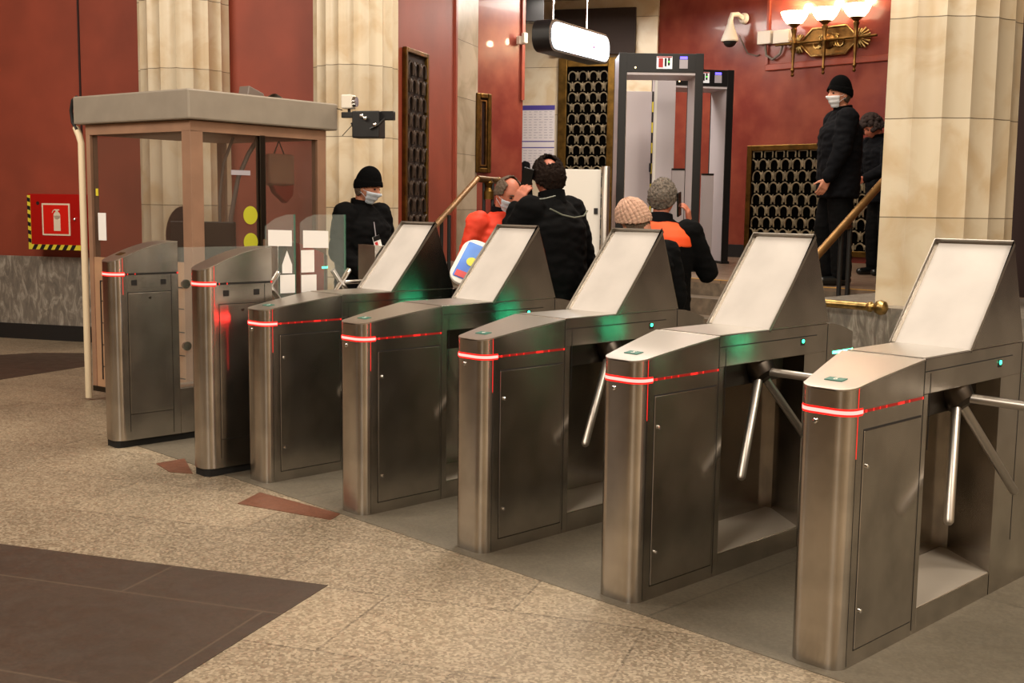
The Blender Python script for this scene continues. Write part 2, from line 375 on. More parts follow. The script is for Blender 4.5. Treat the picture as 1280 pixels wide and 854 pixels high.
# lobby back wall
k0 = (.02, 17.35)
def onK(t, off=0): return (k0[0]+EW[0]*t-D1[0]*off, k0[1]+EW[1]*t-D1[1]*off)
wall('wall_lobby', xy(*onK(-2.5)), xy(*onK(2.07)), .5, 4.6, 'cream_stone', .3)
struct(MB().prism([xy(*onK(-2.6)), xy(*onK(2.07)), xy(2.07-.286*3.4, 16.75-.958*3.4), xy(-1.6, 14.4)], 4.5, 4.6).build('ceiling', 'ceiling'))
wall('wall_lobby', xy(*onK(2.07)), xy(2.07-.286*3.4, 16.75-.958*3.4), 4.5, ZT, 'red_wall', .1)
# back right wall
YB = 13.24
wall('wall_back', (4.2, YB), (-10.72, YB), .5, ZT, 'red_polished') if False else wall('wall_back', (-10.72, YB), (4.2, YB), .5, ZT, 'red_polished')
wall('baseboard_back', (-10.7, YB-.04), (-9.0, YB-.04), .9, 1.07, 'groove', .04)
# raised frame of the red panel under and left of the wall lamp
fr = MB().box(-8.80, -6.2, YB-.035, YB, 3.36, 3.44)
struct(fr.build('trim_5', 'red_trim', bevel=.01))
struct(MB().box(-8.80, -8.765, YB-.03, YB, 3.44, ZT).build('trim_6', 'red_trim'))
# enclosing walls and ceiling of the hall outside the picture
wall('wall_right', (3.9, 15), (3.9, -6), 0, ZT, 'hall_plaster')
wall('wall_near', (3.9, -5.6), (-16.5, -5.6), 0, ZT, 'hall_plaster')
wall('wall_far_left', (-16.4, -6), (-16.4, 8), 0, ZT, 'red_wall')
struct(MB().box(-17, 4.2, -6, 17, ZT, ZT+.2).build('ceiling', 'ceiling'))
# dark slab paints the shade of the recess right of the stone column
wall('wall_recess_shade', (-4.15, 9.25), (1.5, 9.25), 0, ZT, 'dark_red', .2)

# fluted columns (structure, engaged)
def fluted(name, c, R, n, z0, z1, a0=0, a1=2*PI, dep=.034, taper=.03, label=None, close=None):
    rings = []
    for z in (z0, z0+(z1-z0)*.5, z1):
        ring = []; kk = 1-taper*(z-z0)/(z1-z0); m = int(round((a1-a0)/(2*PI/n)))
        for i in range(m):
            for j in range(6):
                f = j/6; a = a0+(i+f)*(a1-a0)/m; r = (R-dep*math.sin(PI*f)**.7)*kk
                ring.append((c[0]+r*math.cos(a), c[1]+r*math.sin(a), z))
        if a1-a0 < 6.2:
            ring.append((c[0]+R*kk*math.cos(a1), c[1]+R*kk*math.sin(a1), z))
            for p in (close or []): ring.append((p[0], p[1], z))
        rings.append(ring)
    return struct(MB().rings(rings).build(name, 'cream_stone', smooth=25))
c1 = UD(*onL(1.97, .12)); c2 = UD(*onL(3.89, .12))
fluted('trim_7', (c1.x, c1.y), .475, 18, 0, ZT)
fluted('trim_8', (c2.x, c2.y), .425, 18, 0, ZT)
# big engaged column at the right, standing on a marble parapet
# flutes face the viewer; left side is cut by a flat return running away from the viewer
cc = UD((1147-640)/1445*8.62, 8.62)
CR = .625; ad = math.atan2(-cc.y, -cc.x)      # angle towards the viewer
aL = ad-math.radians(27)                       # left cut
dirs = [aL+math.radians(17.8)*i for i in range(11)]
fluted('trim_9', (cc.x, cc.y), CR, 20.22, .905, ZT, aL, aL+math.radians(17.8*9), dep=.028, taper=.07, close=[(cc.x+CR*math.cos(aL)+.02, cc.y+CR*math.sin(aL)+.95)])
struct(MB().box(-4.62, 1.5, 7.38, 9.1, 0, .905).build('wall_parapet', 'grey_marble'))

# ------------------------------------------------------------------ ticket gates
WD, RR, L1, DL = .2024, .055, .523, -.118
def arc_stations(y_end, xl_end, W_, r, zf, n_side=8):
    st = []
    for i in range(8):
        t = i/7*PI/2; y = r*(1-math.cos(t)); dx = r*(1-math.sin(t)); st.append((y, dx, W_-dx, zf(y)))
    for i in range(1, n_side+1):
        f = i/n_side; y = r+(y_end-r)*f; st.append((y, xl_end*f, W_, zf(y)))
    return st
def loft(st, z0=None, off=0, zr=None, y0=None):
    """closed body through stations (y, xl, xr, ztop); zr overrides (z0, z1)"""
    rg = []
    for i, (y, xl, xr, zt) in enumerate(st):
        a, b = (z0, zt) if zr is None else zr
        yy = y-off if i == 0 else y
        rg.append([(xl-off, yy, a), (xr+off, yy, a), (xr+off, yy, b), (xl-off, yy, b)])
    return MB().rings(rg)
def rot180(mb, cx, cy): return mb.xf(Matrix.Translation((cx, cy, 0)) @ Matrix.Rotation(PI, 4, 'Z') @ Matrix.Translation((-cx, -cy, 0)))
def text_part(name, s, size, m, parent, mw, ext=.0008, align='CENTER'):
    c = bpy.data.curves.new(name, 'FONT'); c.body = s; c.size = size; c.extrude = ext; c.align_x = align; c.align_y = 'CENTER'
    t = bpy.data.objects.new(name, c); COL.objects.link(t)
    bpy.context.view_layer.update()
    me = bpy.data.meshes.new_from_object(t.evaluated_get(bpy.context.evaluated_depsgraph_get())); bpy.data.objects.remove(t)
    me.materials.clear(); me.materials.append(MAT[m]); o = bpy.data.objects.new(name, me); COL.objects.link(o); o.parent = parent; o.matrix_basis = mw
    return o
def badge(root, digit, cx, y, zf, m='badge_green'):
    sl = math.atan2(zf(y+.03)-zf(y-.03), .06)
    mw = Matrix.Translation((cx, y, zf(y)+.0035)) @ Matrix.Rotation(sl, 4, 'X')
    p = MB().box(-.034, .034, -.02, .02, -.002, .0012).build('number_plate', m, root); p.matrix_basis = mw
    if digit: text_part('digit', digit, .034, 'white_paint', p, Matrix.Translation((0, 0, .0016)))
    return p
def tripod_gate(x, y, digit, label, rz=0, extra_screw=True):
    g = empty('turnstile', (x, y, 0), rz, label, 'turnstile', 'row of tripod turnstiles')
    def zf(t): return .976+.064*min(1, max(0, t)/L1)**.85
    st = arc_stations(L1, DL-.015, WD, RR, zf, 10)
    loft(st, 0.0).build('front_cabinet', 'steel', g, 30, .003)
    # thin top lid that carries the brighter brushed top face
    lid = MB(); rg = []
    for (yy, xl, xr, zt) in st: rg.append([(xl-.001, yy, zt-.004), (xr+.001, yy, zt-.004), (xr+.001, yy, zt+.002), (xl-.001, yy, zt+.002)])
    lid.rings(rg).build('top_lid', 'steel_top', g, 20)
    # light bands
    fs = [s for s in st if s[0] <= RR+1e-4]; fs.append((RR+.03, (DL-.015)*.03, WD, 1))
    loft(fs, off=.0012, zr=(.887, .913)).build('light_halo', 'led_halo', g, 40)  # wider dim band paints the glow halo around the diodes
    loft(fs, off=.0024, zr=(.894, .906)).build('red_light_band', 'led_red', g, 40)
    MB().box(WD-.01, WD+.0012, RR+.03, L1, .895, .905).build('side_light_band', 'led_red_dim', g)
    dots = MB()
    for (a, b) in ((.10, .112), (.155, .16), (.20, .204), (.245, .25), (.33, .375), (.41, .417), (.512, .52)): dots.box(WD-.005, WD+.0022, a, b, .8955, .9045)
    dots.build('red_diode', 'led_red_seam', g)
    sm = MB().box(WD-.004, WD+.0012, RR-.0007, RR+.0008, .74, zf(RR)-.002)
    sm.build('red_light_seam', 'led_red_seam', g)
    MB().box(-.0022, .004, RR-.001, RR+.0015, .60, zf(RR)-.002).build('red_light_seam', 'led_red_seam', g)
    MB().box(WD-.004, WD+.0008, RR-.0007, RR+.0007, .01, .74).build('cabinet_seam', 'groove', g)
    MB().lathe([(.009, .001), (.009, -.004), (.006, -.006)], (.075, 0, .862), 'y', 16).build('screw', 'chrome', g, 30)
    # door with frame groove and two locks
    MB().box(WD-.004, WD+.0012, .098, .512, .056, .838).build('door_groove', 'groove', g)
    dr = MB().box(WD-.004, WD+.003, .101, .509, .060, .832).build('door', 'steel', g, bevel=.002)
    for z in (.706, .195): MB().lathe([(.008, 0), (.008, .006), (.005, .008)], (WD+.003, .125, z), 'x', 14).build('lock', 'chrome', dr, 30)
    # body behind the front cabinet: head beam, jamb, side plate, plinth
    hb = MB().prism([(DL, L1+.001), (WD, L1+.001), (WD, 1.385), (DL, 1.385)], .91, 1.043).build('head_beam', 'steel', g, bevel=.003)
    MB().box(DL+.004, WD-.004, L1+.004, 1.38, 1.043, 1.046).build('beam_lid', 'steel_top', g)
    gr = MB().box(WD-.002, WD+.0012, L1+.008, 1.29, .992, .996).box(WD-.002, WD+.0012, L1+.0, L1+.0025, .02, 1.04).box(WD-.002, WD+.0012, .572, .574, .70, .985).box(WD-.002, WD+.0012, 1.383, 1.386, .2, 1.04)
    gr.build('beam_groove', 'groove', g)
    MB().box(DL, WD, L1+.001, .562, 0, .912).build('jamb', 'steel', g, bevel=.003)
    MB().box(DL, DL+.014, .56, 1.52, 0, .912).build('side_plate', 'steel', g)
    MB().prism([(DL, .56), (WD, .56), (WD, 1.2), (DL, 1.52)], 0, .096).build('plinth', 'steel', g, bevel=.003)
    MB().prism([(DL+.016, .563), (WD-.004, .563), (WD-.004, 1.19), (DL+.016, 1.50)], .096, .099).build('sill_bright', 'plinth_bright', g)  # paler sheet paints brightness onto the sill, bare steel mirrors the dark recess
    # rear cabinet with diagonal inner face and rounded end
    def zr(t): return .975+.068*math.sin(min(1, max(0, t)/.30)*PI/2)
    rear = MB(); rs = []
    ye = 1.66; n = 8
    for i in range(9):
        f = i/8; yy = 1.385+(ye-RR-1.385)*f; rs.append((yy, DL*(1-.0*f), WD))
    for i in range(1, 8):
        t = i/7*PI/2; rs.append((ye-RR+RR*math.sin(t), DL+RR*(1-math.cos(t)), WD-RR*(1-math.cos(t))))
    rear.rings([[(xl, yy, 0), (xr, yy, 0), (xr, yy, zr(ye-yy)), (xl, yy, zr(ye-yy))] for yy, xl, xr in rs])
    rear.build('rear_cabinet', 'steel', g, 30, .003)
    MB().prism([(WD, 1.19), (WD, 1.386), (DL+.05, 1.386)], 0, .911).build('inner_wing', 'steel', g)
    bs = [(yy, xl, xr) for yy, xl, xr in rs if yy > 1.42]
    MB().rings([[(xl-.0018, yy+(.0018 if i == len(bs)-1 else 0), .894), (xr+.0018, yy+(.0018 if i == len(bs)-1 else 0), .894), (xr+.0018, yy+(.0018 if i == len(bs)-1 else 0), .906), (xl-.0018, yy+(.0018 if i == len(bs)-1 else 0), .906)] for i, (yy, xl, xr) in enumerate(bs)]).build('green_light_band', 'led_green', g, 40)
    # tripod mechanism
    MB().box(DL+.014, .135, .566, 1.12, .80, .911).build('mechanism_housing', 'dark_steel', g, bevel=.003)
    MB().box(WD-.001, WD+.002, 1.155, 1.185, .955, .985).build('sensor_window', 'groove', g)
    MB().lathe([(.009, 0), (.009, .004), (.004, .006)], (WD+.001, 1.17, .974), 'x', 12).build('green_indicator', 'led_green_small', g, 30)
    h = Vector((.154, .904, .858)); ax = Vector((.69, .03, -.72)).normalized()
    tr = empty('tripod', (0, 0, 0)); tr.parent = g
    MB().tube([h-ax*.10, h-ax*.02, h+ax*.035, h+ax*.05], [.075, .075, .055, .03], 20).build('hub', 'dark_steel', tr, 30)
    for dvec in ((1.0, .06, -.02), (.27, -.61, -.75), (.2, .62, -.76)):
        d = Vector(dvec).normalized(); MB().tube([h+d*.03, h+d*.545, h+d*.556], [.0185, .0185, .012], 16).build('arm', 'steel_tube', tr, 40)
    # slanted hood
    B0, AP, B1, ZB, ZA = .886, 1.237, 1.393, 1.046, 1.459
    sl = Vector((0, AP-B0, ZA-ZB)).normalized(); nn = Vector((0, -sl.z, sl.y)); LL = math.hypot(AP-B0, ZA-ZB)
    i0 = Vector((0, B0, ZB))-nn*.018; i1 = Vector((0, AP, ZA))-nn*.018
    hd = empty('hood', (0, 0, 0)); hd.parent = g
    MB().xprism([(i0.y+.006, ZB), (i1.y, i1.z), (AP+.004, ZA), (B1, ZB)], DL-.012, WD-.001).build('hood_shell', 'steel', hd, bevel=.002)
    def slab(x0, x1, s0, s1, n0, n1):
        m = MB(); o = Vector((0, B0, ZB)); P = []
        for xx in (x0, x1):
            for (a, b) in ((s0, n0), (s1, n0), (s1, n1), (s0, n1)): q = o+sl*a+nn*b; P.append((xx, q.y, q.z))
        return m.add(P, [(0, 1, 2, 3), (7, 6, 5, 4), (0, 4, 5, 1), (1, 5, 6, 2), (2, 6, 7, 3), (3, 7, 4, 0)])
    slab(DL+.004, WD-.006, .012, LL-.012, -.018, -.014).build('hood_panel', 'hood_panel', hd)
    slab(DL-.012, DL-.009, 0, LL, -.02, .004).build('hood_rim', 'steel_top', hd)
    slab(DL-.012, WD, LL-.004, LL, -.02, .004).build('hood_rim', 'steel_top', hd)
    slab(WD-.003, WD, 0, LL, -.02, -.004).build('hood_rim', 'steel_top', hd)
    slab(DL-.012, WD, 0, .003, -.012, -.008).build('hood_rim', 'steel_top', hd)
    badge(g, digit, .085, .105, zf, 'badge_green')
    return g
GX = [-5.693, -4.789, -3.915, -3.028, -2.121]; GY = [3.461, 3.450, 3.464, 3.461, 3.455]
labels = ['hooded steel tripod turnstile furthest left, touching the hoodless gate cabinet',
          '',
          'middle hooded steel turnstile, its hood in front of the beige knitted hat',
          'hooded steel tripod turnstile second from the right, its hood below the standing guard',
          'nearest steel tripod turnstile at the right edge, green plate with number 6']
labels[1] = 'hooded steel turnstile whose hood stands in front of the man in black on the phone'
for i in range(5): tripod_gate(GX[i], GY[i], '23456'[i], labels[i])

def swing_gate(x, y, label, Wg=.19, hi=1.31, lo=1.185, zb=1.108, glass=True):
    g = empty('gate_cabinet', (x, y, 0), 0, label, 'gate cabinet')
    Lg = .45; r = .07
    def zf(t): return lo+(hi-lo)*math.sin(min(1, max(0, t)/Lg)*PI/2)**1.05
    st = arc_stations(Lg, 0, Wg, r, zf, 12)
    st2 = [(a, b, c, d) for a, b, c, d in st]
    loft(st2, .045).build('front_cabinet', 'steel', g, 30, .003)
    rg = [[(xl-.001, yy, zt-.004), (xr+.001, yy, zt-.004), (xr+.001, yy, zt+.002), (xl-.001, yy, zt+.002)] for yy, xl, xr, zt in st]
    MB().rings(rg).build('top_lid', 'steel_top', g, 20)
    MB().prism([(.012, .03), (.04, .012), (Wg-.04, .012), (Wg-.012, .03), (Wg-.012, 1.62), (.012, 1.62)], 0, .047).build('plinth', 'rubber', g)
    fs = [s for s in st if s[0] <= r+1e-4]; fs.append((r+.012, 0, Wg, 1))
    loft(fs, off=.0012, zr=(zb-.013, zb+.013)).build('light_halo', 'led_halo', g, 40)  # painted glow halo behind the red band
    loft(fs, off=.0024, zr=(zb-.006, zb+.006)).build('red_light_band', 'led_red', g, 40)
    MB().box(Wg-.01, Wg+.0012, r+.012, Lg, zb-.006, zb+.006).build('side_light_band', 'groove', g)
    MB().box(Wg-.004, Wg+.0022, .10, .105, zb-.005, zb+.005).box(Wg-.004, Wg+.0022, .15, .155, zb-.005, zb+.005).box(Wg-.004, Wg+.0022, Lg-.01, Lg, zb-.005, zb+.005).build('red_diode', 'led_red_seam', g)
    MB().box(Wg-.004, Wg+.0012, r-.0007, r+.0008, .98, zf(r)-.002).build('red_light_seam', 'led_red_seam', g)
    MB().box(Wg-.004, Wg+.0012, .098, .40, .99, .994).box(Wg-.004, Wg+.0012, .098, .101, .10, .99).box(Wg-.004, Wg+.0012, .398, .401, .06, 1.10).box(Wg-.004, Wg+.0012, .10, .40, .21, .213).build('door_groove', 'groove', g)
    d = MB().box(Wg-.004, Wg+.002, .103, .396, .216, .988).build('door', 'steel', g, bevel=.002)
    MB().lathe([(.008, 0), (.008, .004), (.005, .006)], (Wg+.002, .25, .955), 'x', 12).build('lock', 'dark_steel', d, 30)
    for yy in (.145, .345): MB().box(Wg-.002, Wg+.002, yy-.019, yy+.019, zb-.072, zb-.038).build('sensor_window', 'groove', g, bevel=.001)
    MB().box(0, Wg, Lg+.001, 1.2, .045, .345).build('low_body', 'steel', g, bevel=.003)
    MB().box(.004, Wg-.004, Lg+.002, 1.2, .345, .350).build('low_body_lid', 'steel_top', g)
    rc = loft(st2, .045); rot180(rc, Wg/2, .83); rc.build('rear_cabinet', 'steel', g, 30, .003)
    fsb = loft(fs, off=.002, zr=(zb-.007, zb+.007)); rot180(fsb, Wg/2, .83); fsb.build('green_light_band', 'led_green_small', g, 40)
    return g, zf
g1, zf1 = swing_gate(-7.085, 3.255, 'leftmost steel gate cabinet without hood, in front of the glazed booth')
badge(g1, None, .085, .11, zf1, 'old_brass')
G2X = -6.012
g2, zf2 = swing_gate(G2X, 3.285, 'hoodless steel gate cabinet second from left, touching the first hooded turnstile', .178)
# glass panes above the low bodies with clamps
def pane(g, x, y0, y1, z0, z1, chamfer=0, th=.01, edge=True):
    prof = [(y0, z0), (y1, z0), (y1, z1), (y0+chamfer*2.2, z1)]
    if chamfer: prof += [(y0+chamfer, z1-chamfer*.35), (y0, z1-chamfer)]
    else: prof[3] = (y0, z1)
    p = MB().xprism(prof, x, x+th).build('glass_pane', 'glass', g)
    if edge: MB().box(x-.001, x+th+.001, y1-.004, y1+.002, z0, z1).build('pane_edge', 'glass_edge', p)
    return p
def clamp(g, x, y, z, s=1):
    m = MB(); m.tube([(x, y+.06*s, z+.08), (x, y, z), (x, y+.06*s, z-.08)], [.017, .02, .017], 10)
    return m.build('clamp', 'chrome', g, 40)
pane(g1, .15, .452, 1.16, .36, 1.27)
for z in (.62, 1.03): MB().lathe([(.03, 0), (.03, .02)], (.165, .51, z), 'x', 20).build('clamp', 'chrome', g1, 30)
pane(g2, .10, .455, .66, .36, 1.50, .07)
pane(g2, .10, .70, 1.03, .36, 1.50, .05)
clamp(g2, .12, .47, 1.08, 1); clamp(g2, .12, .985, 1.08, -1); clamp(g2, .12, .99, 1.08, 1)
MB().tube([(.12, .985, 1.08), (.12, 1.16, 1.08)], .013, 10).build('clamp_bar', 'chrome', g2, 40)
def sheet(name, y0, y1, z0, z1, label, tilt=0, prof=None):
    x = G2X+.1105; yb = 3.285
    pr = prof or [(y0, z0), (y1, z0+tilt), (y1, z1+tilt), (y0, z1)]
    return tag(MB().xprism([(yb+a, b) for a, b in pr], x, x+.0012).build(name, 'paper'), label, 'paper sheet', 'blank paper sheets taped to the glass gate')
sheet('paper_sheet', .47, .635, 1.315, 1.41, 'white paper sheet taped at upper left on the glass gate', -.005)
sheet('paper_sheet', .715, .90, 1.30, 1.405, 'widest white paper sheet at upper right on the glass gate', -.005)
sheet('paper_sheet', .70, .795, 1.15, 1.285, 'upright white paper sheet under the widest sheet on the glass gate')
sheet('paper_sheet', .55, .655, 1.03, 1.14, 'pale paper sheet at lower left of the glass gate, under the pointed one')
sheet('paper_sheet', .70, .81, 1.03, 1.135, 'pale paper sheet at lower right of the glass gate above the steel top')
sheet('paper_arrow', 0, 0, 0, 0, 'pointed white paper cut like an arrow tip on the glass gate', prof=[(.565, 1.15), (.635, 1.148), (.635, 1.20), (.60, 1.285), (.565, 1.20)])

# ------------------------------------------------------------------ glazed booth
BC = UD(-2.27, 8.17); BA = ang(.804, -.595)
bt = empty('control_booth', (BC.x, BC.y, 0), BA, 'glazed attendant booth with beige frame and grey steel roof fascia', 'booth')
BM = Matrix.Translation((BC.x, BC.y, 0)) @ Matrix.Rotation(BA, 4, 'Z')
def bw(x, y, z=0): return tuple(BM @ Vector((x, y, z)))
def inb(o, x, y, z=0, rz=0): o.location = bw(x, y, z); o.rotation_euler = (0, 0, BA+rz); return o
bx0, bx1, by0, by1 = -1.30, -.045, .045, 1.36      # local extents of frame, origin at the front right roof corner
MB().box(-1.39, 0, 0, 1.45, 2.14, 2.35).build('roof_fascia', 'booth_steel', bt, bevel=.012)
MB().box(bx0, bx1, by0, by1, 2.06, 2.136).build('top_rail', 'booth_frame', bt)
def post(x0, x1, y0, y1, z0=.12, z1=2.07, m='booth_frame'): return MB().box(x0, x1, y0, y1, z0, z1).build('post', m, bt, bevel=.004)
post(bx0, bx0+.05, by0, by0+.07); post(bx1-.10, bx1, by0, by0+.11); post(bx1-.05, bx1, .68, .735, m='dark_steel'); post(bx1-.07, bx1, by1-.09, by1); post(bx0, bx0+.06, by1-.06, by1)
MB().box(bx0+.05, bx1-.10, by0+.01, by0+.05, .12, 1.13).build('front_panel', 'booth_panel', bt)
pg = MB()
for z in (.28, .45, .62, .79): pg.box(bx0+.12, bx1-.12, by0+.007, by0+.011, z, z+.006)
pg.box(bx0+.12, bx0+.132, by0+.005, by0+.011, .18, .95); pg.box(bx0+.12, bx1-.12, by0+.006, by0+.011, .945, .953)
pg.build('panel_groove', 'groove', bt)
MB().box(bx1-.05, bx1-.01, by0+.11, by1-.09, .12, 1.02).build('side_panel', 'booth_panel', bt)
sg = MB()
for z in (.28, .45, .62, .79): sg.box(bx1-.012, bx1-.008, by0+.12, by1-.1, z, z+.006)
sg.box(bx1-.012, bx1-.008, .4, .41, .12, 1.0); sg.build('panel_groove', 'groove', bt)
MB().box(bx0, bx0+.05, by0+.07, by1-.06, .12, 1.0).build('side_panel', 'booth_panel', bt)
MB().box(bx0, bx1, by1-.05, by1-.01, .12, .9).build('back_panel', 'booth_panel', bt)
MB().box(bx0, bx1, by0, by1, .08, .12).build('floor_plate', 'dark_steel', bt)
for (x_, y_) in ((bx0+.12, by0+.1), (bx1-.12, by0+.1), (bx0+.12, by1-.1), (bx1-.12, by1-.1)): MB().lathe([(.045, 0), (.045, .08)], (x_, y_, 0), 'z', 16).build('foot', 'rubber', bt, 30)
MB().box(bx0+.05, bx1-.10, by0+.025, by0+.031, 1.13, 2.06).build('window_pane', 'glass_dark', bt)
MB().box(bx1-.03, bx1-.024, by0+.11, .68, 1.02, 2.06).build('window_pane', 'glass_dark', bt)
MB().box(bx1-.03, bx1-.024, .735, by1-.09, 1.02, 2.06).build('window_pane', 'glass_dark', bt)
MB().box(bx0+.06, bx1-.07, by1-.03, by1-.026, .9, 2.06).build('window_pane', 'glass', bt)
MB().box(bx1-.12, bx1-.104, by0+.022, by0+.03, 1.0, 1.55).build('window_seal', 'rubber', bt)
MB().box(bx0+.08, bx1-.08, by0+.10, by0+.42, .93, .96).build('desk', 'booth_frame', bt)
MB().tube([(bx0-.045, by0-.01, .02), (bx0-.045, by0-.01, 2.0), (bx0-.07, by0-.01, 2.06), (bx0-.11, by0-.01, 2.12)], .026, 12).build('cable_conduit', 'pipe_cream', bt, 40)
MB().tube([(bx0-.08, by0-.02, 2.10), (bx0-.135, by0-.02, 2.16), (bx0-.15, by0-.02, 2.25), (bx0-.125, by0-.02, 2.325), (bx0-.08, by0-.01, 2.35)], .014, 10).build('cable_loop', 'rubber', bt, 40)
MB().box(bx1-.022, bx1-.018, .42, .60, 1.765, 1.80).build('name_strip', 'sheet_text', bt)
def lime(y, z): return MB().lathe([(.068, 0), (.068, .0015)], (bx1-.0235, y, z), 'x', 28).build('lime_sticker', 'lime', bt, 40)
lime(.60, 1.47); lime(.60, 1.27)
tag(inb(MB().box(-.05, .05, -.004, .0, 0, .21).build('white_notice', 'paper', bevel=.001), bx0+.15, by0+.024, 1.26), 'narrow white rounded notice on the left front window of the booth', 'notice')
tag(inb(MB().box(0, .03, -.004, 0, 0, .055).build('yellow_tab', 'hazard_yellow'), bx0+.08, by0+.024, 1.60), 'small yellow tab stuck on the booth window near its left post', 'sticker')
# things in the booth
ch = empty('office_chair', bw(-.88, .62, .12), BA, 'black office chair with rounded back inside the booth', 'chair')
MB().ellip((0, 0, 1.17), (.22, .06, .24), 24, 14).build('backrest', 'black_plastic', ch, 60)
MB().ellip((0, -.2, .50), (.24, .24, .05), 24, 10).build('seat', 'black_plastic', ch, 60)
MB().tube([(0, -.18, .47), (0, -.18, .08)], .028, 12).build('gas_lift', 'dark_steel', ch, 40)
MB().tube([(0, -.05, .50), (0, .05, .7), (0, .05, 1.0)], .02, 10).build('back_bar', 'dark_steel', ch, 40)
sp = MB()
for k in range(5): a = k*2*PI/5; sp.tube([(0, -.18, .07), (.26*math.cos(a), -.18+.26*math.sin(a)*.8, .035)], .02, 8)
sp.build('star_base', 'black_plastic', ch, 40)
mon = empty('monitor', bw(-.32, .36, .96), BA+.4, 'dark monitor on the booth desk behind the corner post', 'monitor')
MB().box(-.26, .26, -.02, .02, .12, .46).build('screen', 'black_plastic', mon, bevel=.006)
MB().box(-.03, .03, .0, .04, 0, .2).build('stand', 'black_plastic', mon); MB().box(-.12, .12, -.07, .09, 0, .012).build('stand_base', 'black_plastic', mon)
lamp = MB().tube([bw(-.22, .52, .12), bw(-.22, .54, 1.45), bw(-.20, .60, 1.75), bw(-.18, .68, 1.92), bw(-.18, .78, 2.05)], .018, 10).build('cable_pole', 'cord_grey', None, 40)
tag(lamp, 'curved grey cable tube rising through the booth to its roof', 'cable')
tag(MB().tube([bw(-.27, .47, .97), bw(-.27, .48, 1.6), bw(-.27, .52, 1.85), bw(-.25, .60, 2.05)], .012, 8).build('cable_pole', 'cord_grey', None, 40), 'thinner curved grey cable beside the thick one inside the booth', 'cable')
bag = empty('hanging_bag', bw(-.17, .98, 1.52), BA, 'brown and red bag hanging inside the booth window', 'bag')
MB().prism([(-.03, -.12), (.03, -.13), (.04, .0), (.03, .14), (-.03, .13), (-.04, 0)], .17, .42).build('bag_body', 'bag_clear', bag, 30, .02)
MB().xprism([(-.10, .20), (-.06, .12), (.05, .04), (.12, .10), (.13, .2)], -.03, .03).build('bag_bottom', 'bag_red', bag, 30, .01)
MB().tube([(0, -.05, .42), (0, 0, .52), (0, .05, .42)], .006, 8).build('bag_strap', 'rubber', bag, 40)
rb = empty('red_box', bw(-.36, 1.0, .96), BA+.3, 'red box lying on the booth desk', 'box'); MB().box(-.17, .17, -.14, .14, 0, .20).build('box_body', 'bag_red', rb, bevel=.01); MB().xprism([(-.145, .2), (.145, .2), (.145, .23), (-.145, .215)], -.175, .175).build('box_lid', 'sign_red', rb, bevel=.004)
MB().box(-.58, bx1-.08, by0+.42, by1-.1, .93, .96).build('desk', 'booth_frame', bt)
# things on the booth roof
t = MB().xprism([(0, 0), (.20, 0), (.18, .09), (.03, .14)], -.06, .06).build('roof_box', 'cord_grey', None, bevel=.008); inb(t, -.62, 1.0, 2.345); tag(t, 'tilted grey box lying on the booth roof', 'box')
t = MB().lathe([(.085, 0), (.085, .02), (.06, .06), (.02, .085)], (0, 0, 0), 'z', 20).build('roof_lamp', 'dark_steel', None, 30); inb(t, -.48, 1.22, 2.345); tag(t, 'dark domed fitting on the booth roof beside the grey box', 'fitting')
# camera bracket at the right roof corner
br = empty('camera_bracket', bw(.04, 1.47, 2.20), 0, 'black equipment bracket with camera sticking out from the booth roof corner', 'camera bracket')
E_ = Vector((math.cos(ang(.95, -.25)), math.sin(ang(.95, -.25)), 0)); Nn = Vector((-E_.y, E_.x, 0))
def bl(a, b, c): return tuple(E_*a+Nn*b+Vector((0, 0, c)))
def obox(m, a0, a1, b0, b1, c0, c1):
    P = [bl(a, b, c) for c in (c0, c1) for (a, b) in ((a0, b0), (a1, b0), (a1, b1), (a0, b1))]
    return m.add(P, [(3, 2, 1, 0), (4, 5, 6, 7), (0, 1, 5, 4), (1, 2, 6, 5), (2, 3, 7, 6), (3, 0, 4, 7)])
obox(MB(), -.01, .42, -.02, .02, .04, .085).build('arm', 'black_plastic', br, bevel=.004)
obox(MB(), .10, .33, -.07, .07, -.12, .09).build('equipment_box', 'black_plastic', br, bevel=.01)
obox(MB(), .30, .43, -.03, .03, .02, .09).build('end_block', 'dark_paint', br, bevel=.006)
obox(MB(), 0, .09, -.05, .05, .11, .22).build('camera_housing', 'camera_white', br, bevel=.01)
MB().tube([bl(.09, 0, .165), bl(.115, 0, .165)], [.045, .04], 16).build('lens_ring', 'chrome', br, 40)
MB().tube([bl(.05, 0, .12), bl(.05, 0, .05)], .012, 8).build('stem', 'black_plastic', br, 40)
MB().tube([bl(.07, 0, .0), bl(.12, -.03, -.09), bl(.14, -.05, -.11)], .008, 8).build('brace', 'black_plastic', br, 40)
MB().tube([bl(.37, -.05, .03), bl(.33, -.08, -.02), bl(.26, -.08, -.05)], .009, 8).build('lever', 'black_plastic', br, 40)
for (a, c) in ((.19, .05), (.22, .03), (.30, -.02)): MB().ellip(bl(a, -.085, c), (.018, .018, .018), 12, 8).build('knob', 'chrome', br, 60)
MB().tube([bl(-.25, .06, .15), bl(-.12, 0, .13), bl(0, -.02, .10)], .004, 6).build('wire', 'rubber', br, 40)
MB().tube([bl(.10, -.02, .0), bl(.04, -.02, -.06), bl(0, -.02, -.10)], .003, 6).build('wire', 'rubber', br, 40)

